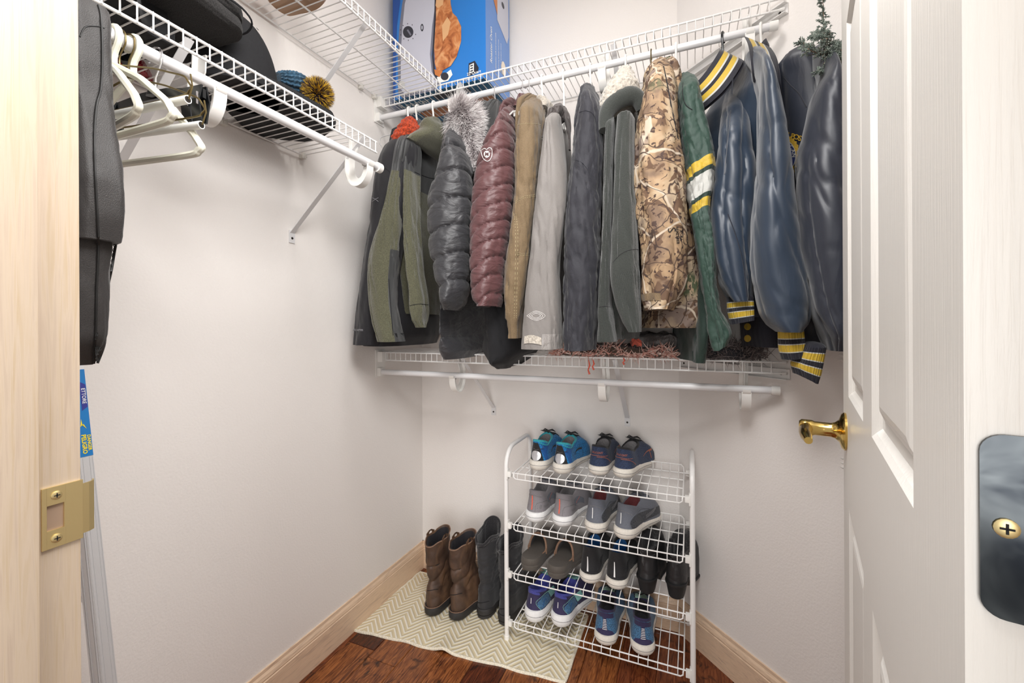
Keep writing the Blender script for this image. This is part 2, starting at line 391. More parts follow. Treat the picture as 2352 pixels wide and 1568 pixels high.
def dline(name, pts, r, targets, mat, parent, n=None, off=.0006, dash=0, label=None):
    n = n or max(6, len(pts) * 6); P = cr(pts, n); q = drape(P, targets, off)
    if not q: return None
    ok = [True] * n if PROJ else [hit(x, y, targets) is not None for x, y in P]
    runs = [[]]
    for i in range(n):
        if ok[i] and (not runs[-1] or (q[i] - runs[-1][-1]).length < .022): runs[-1].append(q[i])
        elif ok[i]: runs.append([q[i]])
        elif runs[-1]: runs.append([])
    mb = MB()
    for R in runs:
        if len(R) < 2: continue
        if dash:
            for i in range(0, len(R) - 1, 2): mb.tube(R[i:i + 2], r, 4)
        else: mb.tube(R, r, 6)
    return mb.build(name, mat, parent, label=label) if mb.v else None
def dpatch(name, A, B, targets, mat, parent, nu=10, nv=5, off=0.0015, label=None):
    """surface patch between two pixel polylines A and B"""
    a = cr(A, nu) if len(A) > 1 else A * nu; b = cr(B, nu) if len(B) > 1 else B * nu; pts = []
    for i in range(nu):
        for j in range(nv): pts.append(lerp(a[i], b[i], j / (nv - 1)))
    q = drape(pts, targets, off)
    if not q: return None
    mb = MB(); mb.add(q, [(i * nv + j, i * nv + j + 1, (i + 1) * nv + j + 1, (i + 1) * nv + j) for i in range(nu - 1) for j in range(nv - 1)])
    return mb.build(name, mat, parent, label=label)
def ddisc(name, cx, cy, rx, ry, targets, mat, parent, rot=0.0, r_in=0.0, off=0.002, a0=0, a1=2 * pi, wob=0.0, nn=28, label=None):
    pts = []; nr = 4
    for i in range(nr):
        k = r_in + (1 - r_in) * i / (nr - 1)
        for j in range(nn + 1):
            t = a0 + (a1 - a0) * j / nn; kk = k * (1 + (wob * (j % 2) if i == nr - 1 else 0))
            x, y = rx * cos(t) * kk, ry * sin(t) * kk
            pts.append((cx + x * cos(rot) - y * sin(rot), cy + x * sin(rot) + y * cos(rot)))
    q = drape(pts, targets, off)
    if not q: return None
    mb = MB(); mb.add(q, [(i * (nn + 1) + j, i * (nn + 1) + j + 1, (i + 1) * (nn + 1) + j + 1, (i + 1) * (nn + 1) + j) for i in range(nr - 1) for j in range(nn)])
    return mb.build(name, mat, parent, label=label)
def textmesh(txt, bold=0.0):
    c = bpy.data.curves.new('t', 'FONT'); c.body = txt; c.size = 1; c.align_x = 'CENTER'; c.align_y = 'CENTER'; c.resolution_u = 2; c.offset = bold
    o = bpy.data.objects.new('t', c); COL.objects.link(o); dg = bpy.context.evaluated_depsgraph_get()
    me = bpy.data.meshes.new_from_object(o.evaluated_get(dg)); bpy.data.objects.remove(o); bpy.data.curves.remove(c)
    vs = [v.co.copy() for v in me.vertices]; fs = [tuple(p.vertices) for p in me.polygons]; bpy.data.meshes.remove(me); return vs, fs
def dtext(name, txt, px, py, size, rot, targets, mat, parent, off=0.002, sx=1.0, bold=0.01, shear=0.0):
    vs, fs = textmesh(txt, bold); pts = []
    for v in vs:
        x, y = v.x * size * sx, -v.y * size; y += shear * x
        pts.append((px + x * cos(rot) - y * sin(rot), py + x * sin(rot) + y * cos(rot)))
    q = drape(pts, targets, off)
    if not q: return None
    return MB().add(q, fs).build(name, mat, parent, smooth=False)
def ptext(name, txt, origin, ux, uy, size, mat, parent, bold=0.01):
    vs, fs = textmesh(txt, bold)
    return MB().add([V(origin) + V(ux) * v.x * size + V(uy) * v.y * size for v in vs], fs).build(name, mat, parent, smooth=False)
# ============================================================= THE ROOM
WB = 1.19; BH = 0.130; CH = 2.95; q2 = sqrt(.5); XR = 2.05
floor = struct(MB().box((-0.1, -2.6, -0.05), (2.4, 0.1, -0.012)).build('floor', 'floor_wood_d', smooth=False))
rp = random.Random(3); pw = 0.121
for i in range(-1, 18):
    x0 = i * pw + 0.03; y = -1.95 + rp.random() * 0.4 - 0.5
    while y < 0.02:
        L = rp.choice([0.35, 0.5, 0.65, 0.9]); y1 = min(y + L, 0.03)
        if y1 > -1.9 and y1 - y > 0.03:
            o3 = V((rp.random() * 9, rp.random() * 9, rp.random() * 9)); hz = rp.random() * 0.0006
            mb = MB(); a, b, c, d, e = 0.0, pw - 0.0012, y1 - y - 0.0012, 0.002, hz - 0.0018
            vs = [(a, 0, -.012), (b, 0, -.012), (b, c, -.012), (a, c, -.012), (a, 0, e), (b, 0, e), (b, c, e), (a, c, e), (a + d, d, hz), (b - d, d, hz), (b - d, c - d, hz), (a + d, c - d, hz)]
            fs = [(0, 3, 2, 1)] + [(k, (k + 1) % 4, 4 + (k + 1) % 4, 4 + k) for k in range(4)] + [(4 + k, 4 + (k + 1) % 4, 8 + (k + 1) % 4, 8 + k) for k in range(4)] + [(8, 9, 10, 11)]
            mb.add([V(p) + o3 for p in vs], fs)
            o = mb.build('plank', 'floor_wood_' + rp.choice('abccad'), smooth=False); o.parent = floor; o.location = V((x0, y, 0)) - o3
        y = y1
struct(MB().box((-0.1, -2.6, CH), (2.4, 0.1, CH + 0.05)).build('ceiling', 'ceiling_paint', smooth=False))
struct(MB().box((-0.1, -1.673, -0.01), (0, 0.1, CH)).build('wall_left', 'wall_paint', smooth=False))
struct(MB().box((0, 0, -0.01), (WB + 0.05, 0.1, CH)).build('wall_back', 'wall_paint', smooth=False))
A = V((WB, 0, 0)); B = V((XR, -(XR - WB), 0)); nn = V((q2, q2, 0)) * 0.1
struct(MB().add([A + V((0, 0, -.01)), B + V((0, 0, -.01)), B + nn + V((0, 0, -.01)), A + nn + V((0, 0, -.01)), A + V((0, 0, CH)), B + V((0, 0, CH)), B + nn + V((0, 0, CH)), A + nn + V((0, 0, CH))],
    [(0, 3, 2, 1), (4, 5, 6, 7), (0, 1, 5, 4), (1, 2, 6, 5), (2, 3, 7, 6), (3, 0, 4, 7)]).build('wall_right', 'wall_paint', smooth=False))
struct(MB().box((XR, -1.673, -0.01), (XR + 0.1, B.y + 0.05, CH)).build('wall_far_right', 'wall_paint', smooth=False))
# wall with the doorway the camera stands in
YF = -1.558; XJ = 0.643; XH = 1.392; DT = 2.06
mb = MB(); mb.box((0, YF - .115, -.01), (XJ - 0.018, YF, CH)); mb.box((XH + 0.018, YF - .115, -.01), (XR, YF, CH)); mb.box((XJ - .018, YF - .115, DT + .018), (XH + .018, YF, CH))
struct(mb.build('wall_front', 'wall_paint', smooth=False))
mb = MB(); mb.bbox((XJ - 0.018, YF - 0.117, 0), (XJ, YF, DT), 0.0012)
mb.bbox((XJ, YF - 0.075, 0), (XJ + 0.010, YF - 0.0345, DT), 0.0015)
mb.bbox((XJ - 0.075, YF, 0), (XJ - 0.024, YF + 0.010, DT), 0.002)
jl = struct(mb.build('trim_1', 'jamb_wood'))
mb = MB(); mb.bbox((XH, YF - 0.117, 0), (XH + 0.018, YF, DT), 0.0012)
mb.bbox((XJ - .018, YF - 0.117, DT), (XH + .018, YF, DT + 0.018), 0.0012)
struct(mb.build('trim_2', 'jamb_wood'))
def baseb(name, p, d, n, L):
    prof = [(0, 0), (.014, 0), (.014, .096), (.0115, .0985), (.013, .103), (.0105, .113), (.006, .120), (.0055, BH), (0, BH)]
    p = V(p); d = V(d); n = V(n); vs = [p + d * t + n * a + V((0, 0, b)) for t in (0, L) for a, b in prof]; k = len(prof)
    return struct(MB().add(vs, [(i, (i + 1) % k, k + (i + 1) % k, k + i) for i in range(k)] + [tuple(range(k)), tuple(range(2 * k - 1, k - 1, -1))]).build(name, 'baseboard_wood', smooth=False))
baseb('baseboard_left', (0, 0, 0), (0, -1, 0), (1, 0, 0), 1.556)
baseb('baseboard_back', (0.0, 0, 0), (1, 0, 0), (0, -1, 0), WB - 0.003)
baseb('baseboard_right', (WB, 0, 0), (q2, -q2, 0), (-q2, -q2, 0), 1.21)

# ------------------------------------------------------------- door, open into the closet
HP = V((1.349, -1.540, 0)); dd = V((0.203, 0.979, 0)).normalized(); dn = V((dd.y, -dd.x, 0)); DW = 0.755
fp = lambda t, z, dep: HP + dd * t + dn * dep + V((0, 0, z))
mb = MB(); cols = [0, .112, .332, .418, .640, DW]; rows = [0.01, .215, .885, 1.075, 1.705, 1.80, 1.925, 2.035]
for face in (0, 1):
    sg = 1 if face == 0 else -1; base = 0 if face == 0 else 0.035
    for i in range(5):
        for j in range(7):
            x0, x1, z0, z1 = cols[i], cols[i + 1], rows[j], rows[j + 1]
            if i in (1, 3) and j in (1, 3, 5):
                steps = [(0, 0), (.006, .0035), (.012, .008), (.022, .0085), (.034, .003), (.040, .002)]
                vs = []
                for ins, dp in steps: vs += [fp(x0 + ins, z0 + ins, base + sg * dp), fp(x1 - ins, z0 + ins, base + sg * dp), fp(x1 - ins, z1 - ins, base + sg * dp), fp(x0 + ins, z1 - ins, base + sg * dp)]
                n = len(steps); mb.add(vs, [(a * 4 + k, a * 4 + (k + 1) % 4, a * 4 + 4 + (k + 1) % 4, a * 4 + 4 + k) for a in range(n - 1) for k in range(4)] + [tuple((n - 1) * 4 + k for k in range(4))])
            else: mb.add([fp(x0, z0, base), fp(x1, z0, base), fp(x1, z1, base), fp(x0, z1, base)], [(0, 1, 2, 3)])
for a, b in (((0, .01), (0, 2.035)), ((DW, .01), (DW, 2.035)), ((0, .01), (DW, .01)), ((0, 2.035), (DW, 2.035))):
    mb.add([fp(a[0], a[1], 0), fp(b[0], b[1], 0), fp(b[0], b[1], .035), fp(a[0], a[1], .035)], [(0, 1, 2, 3)])
door = struct(mb.build('door_1', 'door_paint', smooth=False))
# lever handle on both faces
hz = 1.005; ht = DW - 0.062
Mh = Matrix.Translation(fp(ht, hz, 0)) @ Matrix((( -dd.x, 0, -dn.x, 0), (-dd.y, 0, -dn.y, 0), (0, 1, 0, 0), (0, 0, 0, 1)))
def lever(M, sg):
    mb = MB(); mb.lathe([(0.001, 0), (.033, 0), (.0335, .003), (.030, .007), (.020, .010), (.0145, .016), (.0125, .022), (.0125, .046), (.0145, .050), (.0145, .066), (.011, .070), (.001, .0705)], 28, M)
    P = [(0, 0, .058), (.02, 0, .060), (.055, .002, .061), (.09, .003, .059), (.112, .001, .056)]
    mb.tube(P, [.0115, .0105, .0092, .0088, .006], 12, M=M); return mb
h = lever(Mh, 1).build('door_handle', 'brass', door)
Mh2 = Matrix.Translation(fp(ht, hz, .035)) @ Matrix(((-dd.x, 0, dn.x, 0), (-dd.y, 0, dn.y, 0), (0, 1, 0, 0), (0, 0, 0, 1)))
lever(Mh2, 1).build('door_handle', 'brass', door)
# hinge leaf let into the hinge edge
def screw(M, mat, parent, r=.0045):
    mb = MB(); mb.lathe([(0.0005, .0), (r, 0), (r, .0008), (r * .72, .0014), (0.0005, .0014)], 16, M)
    mb.box((-r * .55, -r * .11, .0010), (r * .55, r * .11, .00165), 1, M); mb.box((-r * .11, -r * .55, .0010), (r * .11, r * .55, .00165), 1, M); return mb.build('screw', [mat, 'thread_black'], parent)
for zc in (1.11, 0.25, 1.86):
    mb = MB(); vs = []; w0, w1, z0, z1, rr = .0045, .034, zc - .0405, zc + .0405, .008
    pts = [(w1, z0), (w1, z1)] + [(w0 + rr - rr * sin(a * pi / 12), z1 - rr + rr * cos(a * pi / 12)) for a in range(7)] + [(w0 + rr - rr * cos(a * pi / 12), z0 + rr - rr * sin(a * pi / 12)) for a in range(7)]
    k = len(pts); f2 = lambda w, z, e: HP + dn * w + V((0, 0, z)) - dd * e
    mb.add([f2(w, z, e) for e in (0, .0018) for w, z in pts], [tuple(range(k))[::-1], tuple(range(k, 2 * k))] + [(i, (i + 1) % k, k + (i + 1) % k, k + i) for i in range(k)])
    hg = mb.build('hinge', 'dark_hinge', door, smooth=False)
    for wz, ww in ((zc + .027, .024), (zc, .0125), (zc - .027, .024)):
        M = Matrix.Translation(f2(ww, wz, .0018)) @ Matrix(((dn.x, 0, -dd.x, 0), (dn.y, 0, -dd.y, 0), (0, 1, 0, 0), (0, 0, 0, 1)))
        screw(M, 'brass_satin', hg, .0042)
# strike plate on the left jamb
zc = 1.009
def strike():
    mb = MB(); ya, yb, z0, z1 = YF - 0.030, YF + 0.001, zc - .0305, zc + .0305; hy0, hy1, hz0, hz1 = YF - .0265, YF - .0125, zc - .0125, zc + .0125
    def pl(y0, y1, a, b): mb.bbox((XJ, y0, a), (XJ + .0022, y1, b), .0002)
    pl(ya, hy0, z0, z1); pl(hy0, hy1, hz1, z1); pl(hy0, hy1, z0, hz0); pl(hy1, yb, z0, z1)
    mb.bbox((XJ, ya + .002, z0 + .0025), (XJ + .0022, hy0 + .001, z1 - .0025), .0004) if False else None
    pts = [(XJ + .0011, yb - .001, 0), (XJ + .0005, yb + .005, 0), (XJ - .0025, yb + .010, 0), (XJ - .008, yb + .0125, 0)]
    for a, b in zip(pts[:-1], pts[1:]):
        pass
    mb.band([(p[0], p[1], zc) for p in pts], lambda i: (1, .45 * i, 0) if i < 3 else (.35, 1, 0), (0, 0, 1), .0015, .052)
    mb.box((XJ + .0002, hy1 - .0012, hz0), (XJ - .006 + .0082, hy1, hz1))
    return mb
sp_ = tag(strike().build('strike_plate', 'brass_satin', smooth=False), 'brass strike plate with two screws on the pale wooden door jamb', 'strike plate')
tag(MB().box((XJ, YF - .0265, zc - .0125), (XJ + .0003, YF - .0125, zc + .0125)).build('latch_hole', 'hole_wood', sp_, smooth=False), '', '') if False else MB().box((XJ + .0001, YF - .0265, zc - .0125), (XJ + .0004, YF - .0125, zc + .0125)).build('latch_hole', 'hole_wood', sp_, smooth=False)
for zz in (.0215, -.0215):
    screw(Matrix.Translation((XJ + .0022, YF - .0195, zc + zz)) @ Matrix(((0, 0, 1, 0), (1, 0, 0, 0), (0, 1, 0, 0), (0, 0, 0, 1))), 'brass_satin', sp_, .0042)

# ============================================================= WIRE SHELVES
def jhook(par, rc, w, dz_top, dpt):
    """plastic rod hook: strap down from the lip behind the rod, curling up in front to carry it. w = width dir (along rod), dpt = dir into room"""
    rc = V(rc); w = V(w); d = V(dpt); z = V((0, 0, 1)); P = []
    P.append(rc - d * .062 + z * dz_top); P.append(rc - d * .064 + z * (dz_top - .03)); P.append(rc - d * .078 + z * .02)
    for k in range(17):
        a = pi + k * pi / 16; P.append(rc - d * .035 + z * (-.012) + d * .044 * cos(a) + z * .058 * sin(a))
    P.append(rc + d * .008 - z * .008)
    T = [(P[min(i + 1, len(P) - 1)] - P[max(i - 1, 0)]).normalized() for i in range(len(P))]
    nr = lambda i: T[i].cross(w); ctr = rc - d * .035 - z * .012; Wb = []
    for i, p in enumerate(P):
        n_ = nr(i); n_ = n_ if n_.dot(ctr - p) > 0 else -n_; Wb.append(p + n_ * (.013 if i < len(P) - 1 else .006))
    mb = MB(); mb.band(P, nr, w, .0028, .026); mb.band(Wb, nr, w, .026, .003)
    # cradle
    for k in (-1, 1):
        pass
    C = [rc + (d * cos(a) + z * sin(a)) * .0165 for a in [pi * (1.0 + k / 10) for k in range(11)]]
    mb.band(C, lambda i: (C[i] - rc), w, .003, .022)
    o = mb.build('rod_hook', 'plastic_white', par); return o
def brace(par, top, foot):
    top = V(top); foot = V(foot); d = (foot - top).normalized(); h = V((d.x, d.y, 0)).normalized(); side = V((0, 0, 1)).cross(h).normalized(); n = d.cross(side)
    mb = MB(); mb.band([top, foot + V((0, 0, .012)) - h * .002], lambda i: n, side, .0022, .017)
    mb.band([top + n * .003, foot + V((0, 0, .012)) - h * .002 + n * .003], lambda i: n, side, .006, .003)
    mb.band([foot + V((0, 0, .02)) - h * .0012, foot - V((0, 0, .022)) - h * .0012], lambda i: h, side, .0022, .022)
    b = mb.build('brace', 'rod_white', par, smooth=False)
    M = Matrix.Translation(foot - h * .0024 - V((0, 0, .006))) @ (-h).to_track_quat('Z', 'Y').to_matrix().to_4x4(); screw(M, 'screw_dark', b, .004)
def wire_shelf(label, grp, o, ld, dd_, L, D, zt, rod=None, rodr=.0115, hooks=(), braces=(), x0=0.0, mids=(.55,), lip=.033, rodL=None):
    o = V(o); ld = V(ld); dv = V(dd_); t = thing('wire_shelf', label, 'shelf', o + V((0, 0, zt)), 0, grp); Z = V((0, 0, 1))
    mb = MB()
    def rail(dp, dz, r, nm, a=x0, b=L):
        m_ = MB(); m_.tube([o + ld * a + dv * dp + Z * (zt + dz), o + ld * b + dv * dp + Z * (zt + dz)], r, 10)
        if b == L: m_.tube([o + ld * (b - .002) + dv * dp + Z * (zt + dz), o + ld * (b + .010) + dv * dp + Z * (zt + dz)], r * 1.45, 10)
        m_.build(nm, 'paint_white_metal', t)
    rail(.012, 0, .0030, 'back_rail'); rail(D, 0, .0032, 'lip_rail'); rail(D, -lip, .0032, 'lip_rail')
    for m_ in mids: rail(D * m_, -.004, .0028, 'middle_rail')
    cw = MB(); r = .00165
    cw.tube([dv * .010 + Z * .003, dv * (D - .004) + Z * .003, dv * (D + .0022) + Z * .0015, dv * (D + .0030) - Z * .004, dv * (D + .0030) - Z * (lip + .002)], r, 6)
    first = None; n = int((L - x0 - .012) / .0254)
    for i in range(n + 1):
        p = ld * (x0 + .008 + i * .0254)
        if first is None: first = cw.build('cross_wire', 'paint_white_metal'); first.parent = t; first.location = p
        else: c = first.copy(); COL.objects.link(c); c.location = p
    if rod:
        rd, rz = rod; rL = rodL or L
        MB().tube([o + ld * x0 + dv * rd + Z * rz, o + ld * rL + dv * rd + Z * rz], rodr, 20).build('hanging_rod', 'rod_white', t)
        for a, b in ((rL - .018, rL + .004),): MB().tube([o + ld * a + dv * rd + Z * rz, o + ld * b + dv * rd + Z * rz], rodr + .0022, 20).build('end_cap', 'plastic_white', t)
        for h in hooks: jhook(t, o + ld * h + dv * rd + Z * rz, ld, zt - rz - .004, dv)
    for tp, ft in braces: brace(t, tp, ft)
    return t
YR = -0.323; YL = 0.312
bx = [ony(1062, 838, -.31).x, ony(1412, 845, -.31).x]
hk = [ony(1041, 880, YR).x, ony(1383, 890, YR).x, ony(1714, 905, YR).x]
feetz = [ony(1134, 942, -.001), ony(1441, 966, -.001)]
low = wire_shelf('lower white wire shelf on the back wall holding the fringed throw and shaggy rug', None, (0, 0, 0), (1, 0, 0), (0, -1, 0), 1.485, YL, 1.082, (0.323, .999), hooks=hk,
    braces=[((f.x, -.308, 1.075), f) for f in feetz], rodL=1.472)
upp = wire_shelf('upper white wire shelf on the back wall with the blue box and coats', None, (0, 0, 0), (1, 0, 0), (0, -1, 0), 1.485, YL, 2.163, (0.323, 2.080), hooks=[hk[0], ony(1383, 180, YR).x, ony(1722, 100, YR).x],
    braces=[((f.x, -.308, 2.156), V((f.x, -.001, f.z + 1.081))) for f in feetz], rodL=1.472)
for t, z in ((low, 1.082), (upp, 2.163)):
    mb = MB(); mb.bbox((0.0005, -.335, z - .040), (.030, -.295, z + .004), .002); mb.bbox((0.0005, -.345, z - .105), (.006, -.285, z + .012), .002); mb.bbox((.005, -.3375, z - .1), (.022, -.3085, z - .065), .003)
    mb.build('end_bracket', 'plastic_white', t)
    s0 = A + V((0, 0, z - .035)); mb = MB(); d_ = V((q2, -q2, 0)); n_ = V((-q2, -q2, 0))
    P = [s0 + d_ * .01, s0 + d_ * .445]
    mb.band([p + n_ * .002 for p in P], lambda i: n_, (0, 0, 1), .002, .030); mb.band([p + n_ * .010 + V((0, 0, .015)) for p in P], lambda i: (0, 0, 1), n_, .002, .018); mb.band([p + n_ * .010 - V((0, 0, .015)) for p in P], lambda i: (0, 0, 1), n_, .002, .018)
    eb = mb.build('wall_strip', 'paint_white_metal', t, smooth=False)
    for k in (.03, .42): screw(Matrix.Translation(s0 + d_ * k + n_ * .003) @ n_.to_track_quat('Z', 'Y').to_matrix().to_4x4(), 'screw_dark', eb, .004)
lh = [-onx(500, 205, .321).y, -onx(845, 372, .321).y]
f1 = onx(670, 543, .001); f2_ = onx(826, 330, .31)
lb = [((.308, f1.y, 1.775), f1), ((.308, onx(437, 100, .31).y, 1.775), V((.001, onx(437, 100, .31).y, f1.z)))]
sl = wire_shelf('lower wire shelf and rod on the left wall carrying the cap and beanie', None, (0, -0.70, 0), (0, -1, 0), (1, 0, 0), 0.85, YL, 1.781, (0.321, 1.698), hooks=[h - .70 for h in lh], braces=lb, mids=(.5,))
# rod cap at the far end, facing the back wall
MB().tube([(.321, -.694, 1.698), (.321, -.712, 1.698)], .0155, 20).build('end_cap', 'plastic_white', sl)
u1 = onx(848, 78, .31); drop = 1.775 - f1.z
su = wire_shelf('upper wire shelf on the left wall above the cap, meeting the blue box', None, (0, -0.318, 0), (0, -1, 0), (1, 0, 0), 1.23, YL, 2.163,
    braces=[((.308, u1.y, 2.155), V((.001, u1.y, 2.155 - drop)))], mids=(.52, .94))
for t, x, z, ys in ((sl, 0, 1.781, [-.715, -.985, -1.09]), (su, 0, 2.163, [-.35, -.43, -.98])):
    for y in ys:
        mb = MB(); mb.bbox((.0008, y - .008, z - .012), (.018, y + .008, z + .007), .002); mb.tube([(.018, y, z - .006), (.020, y, z - .006)], .004, 8); mb.build('wall_clip', 'wire_clip', t)

# ============================================================= SHOE RACK
RX0, RX1, RYF, RYB = .585, 1.236, -.305, -.045
rack = thing('shoe_rack', 'white four tier wire shoe rack standing against the back wall, full of shoes', 'shoe rack', ((RX0 + RX1) / 2, -.18, 0))
for x in (RX0, RX1):
    P = [(x, RYF, .002), (x, RYF, .655)] + [(x, RYF + .07 - .07 * cos(a), .655 + .072 * sin(a)) for a in [k * pi / 12 for k in range(1, 7)]]
    P += [(x, RYB - .05, .727)] + [(x, RYB - .05 + .05 * sin(a), .677 + .05 * cos(a)) for a in [k * pi / 12 for k in range(1, 7)]] + [(x, RYB, .002)]
    mb = MB(); mb.tube(P, .0085, 14); fr = mb.build('side_frame', 'paint_white_metal', rack)
    for yy in (RYF, RYB): MB().lathe([(.001, 0), (.0105, 0), (.0105, .022), (.0086, .024)], 14, Matrix.Translation((x, yy, 0)), cap=True).build('foot_cap', 'plastic_white', fr)
TZ = [.637, .443, .258, .075]
for z in TZ:
    a, b = RX0 + .028, RX1 - .028; yf, yb = RYF + .004, RYB - .012; rr = .0024; mb = MB()
    mb.tube([(RX0 + .010, yf + .002, z), (RX1 - .010, yf + .002, z)], rr, 8)
    Pf = [(a + .0, yb, z)] + [(a, yf + .004, z), (a + .002, yf - .001, z - .006), (a + .002, yf - .002, z - .014), (a + .010, yf - .002, z - .020), (b - .010, yf - .002, z - .020), (b - .002, yf - .002, z - .014), (b - .002, yf - .001, z - .006), (b, yf + .004, z), (b, yb, z)]
    mb.tube(Pf, rr, 8)
    for yy in (yf + .085, yf + .17): mb.tube([(a, yy, z - .003), (b, yy, z - .003)], rr, 8)
    mb.tube([(RX0 + .010, yb - .004, z), (RX1 - .010, yb - .004, z)], rr, 8)
    mb.tube([(a, yb, z), (a + .002, yb + .004, z + .02), (a + .01, yb + .004, z + .028), (b - .01, yb + .004, z + .028), (b - .002, yb + .004, z + .02), (b, yb, z)], rr, 8)
    sh = mb.build('wire_tier', 'paint_white_metal', rack)
    mbw = MB(); mbw.tube([(0, yf - .0035, z - .021), (0, yf - .0025, z - .003), (0, yf + .004, z + .003), (0, yb, z + .003), (0, yb + .003, z + .010), (0, yb + .003, z + .028)], .0015, 6)
    first = None; n = 19
    for i in range(n):
        x = a + .018 + i * (b - a - .036) / (n - 1)
        if first is None:
            first = mbw.build('cross_wire', 'paint_white_metal'); first.parent = sh; sh_inv = wm(sh).inverted(); first.location = sh_inv @ V((x, 0, 0))
        else: c = first.copy(); COL.objects.link(c); c.location = sh_inv @ V((x, 0, 0))
    for x, sg in ((RX0, 1), (RX1, -1)):
        for yy in (RYF, RYB - .002):
            mb = MB(); x0, x1 = sorted((x + sg * .006, x + sg * .022)); mb.bbox((x0, yy - .008, z - .013), (x1, yy + .008, z + .007), .0015); x0, x1 = sorted((x + sg * .004, x + sg * .010)); mb.bbox((x0, yy - .010, z - .022), (x1, yy + .010, z + .016), .0015)
            mb.build('clip', 'plastic_white', sh)

# ============================================================= RUG
c0 = onz(809, 1446, 0); c1 = onz(1297, 1568, 0); e1 = (c1 - c0); c2 = onz(1351, 1409, 0); c2 = c1 + (c2 - c1) * ((-.055 - c1.y) / (c2.y - c1.y)); c3 = V((.022, -.055, 0))
rug = thing('rug', 'cream and tan chevron cotton rug on the wood floor under the boots', 'rug', (c0.x, c0.y, 0), math.atan2(e1.y, e1.x))
mb = MB(); NU, NVv = 90, 70; top = []
def rugp(u, v):
    p = c0.lerp(c1, u).lerp(c3.lerp(c2, u), v)
    w = V((noise.noise(V((u * 3, v * 3, 4))) * .004, 0, 0))
    edge = min(u, 1 - u, v, 1 - v)
    off = V((0, (noise.noise(V((u * 9, 0, 7))) * .010) * (1 - v) ** 4, 0)) + V((noise.noise(V((0, v * 9, 2))) * .010 * (1 - u) ** 4, 0, 0))
    z = .0065 + .0035 * max(0, noise.noise(V((u * 5, v * 5, 1)))) - (.003 if edge < .001 else 0)
    if v < .25: z += .014 * math.exp(-((u - .47) / .035) ** 2) * (1 - v / .25) ** 2
    return p + w + off + V((0, 0, z))
for i in range(NU + 1):
    for j in range(NVv + 1): top.append(rugp(i / NU, j / NVv))
n1 = NVv + 1; fs = [(i * n1 + j, (i + 1) * n1 + j, (i + 1) * n1 + j + 1, i * n1 + j + 1) for i in range(NU) for j in range(NVv)]
mb.add(top, fs); mb.build('woven_top', 'rug_chevron', rug)
per = [rugp(i / NU, 0) for i in range(NU)] + [rugp(1, j / NVv) for j in range(NVv)] + [rugp(1 - i / NU, 1) for i in range(NU)] + [rugp(0, 1 - j / NVv) for j in range(NVv)]
MB().tube([p - V((0, 0, .0005)) for p in per], .0055, 8, closed=True).build('bound_edge', 'rug_edge', rug)
# ============================================================= GARMENTS
def depth_of(p): return (p - CAM).dot(fw)
def solve(py, L, R, cy, b, phi):
    """plan ellipse (half width b along the shoulder line through y=cy) just filling the sight lines of L and R"""
    u = V((sin(phi), cos(phi), 0)); v = V((cos(phi), -sin(phi), 0)); dl = ray(L, py); dr = ray(R, py)
    nl = V((-dl.y, dl.x, 0)).normalized(); nr = V((-dr.y, dr.x, 0)).normalized()
    for _ in range(40):
        def f(a):
            hl = sqrt((a * nl.dot(v)) ** 2 + (b * nl.dot(u)) ** 2); hr = sqrt((a * nr.dot(v)) ** 2 + (b * nr.dot(u)) ** 2)
            x = CAM.x + (-hl - nl.y * (cy - CAM.y)) / nl.x
            return x, nr.dot(V((x - CAM.x, cy - CAM.y, 0))) - hr
        amin = min(.012, b * .5)
        if f(amin)[1] < 0: b *= .9; continue
        lo, hi = amin, .5
        for _ in range(36):
            mid = (lo + hi) / 2
            if f(mid)[1] > 0: lo = mid
            else: hi = mid
        x = f(lo)[0]; dep = (x - CAM.x) * fw.x + (cy - CAM.y) * fw.y
        z = ond((L + R) / 2, py, dep).z
        return [z, x, cy, lo, b, phi]
    x = f(amin)[0]; dep = (x - CAM.x) * fw.x + (cy - CAM.y) * fw.y
    return [ond((L + R) / 2, py, dep).z, x, cy, amin, b, phi]
def stations(rows, cy, b, phi):
    st = []
    for r in rows:
        o = r[3] if len(r) > 3 else {}
        st.append(tuple(solve(r[0], r[1], r[2], o.get('cy', cy), o.get('b', b), o.get('phi', phi))))
    st.sort(key=lambda s_: -s_[0]); return st
def nz(x, y, z): return noise.noise(V((x, y, z)))
def ridge(x, y, z): return 1 - min(1.0, abs(nz(x, y, z)) * 3.0)
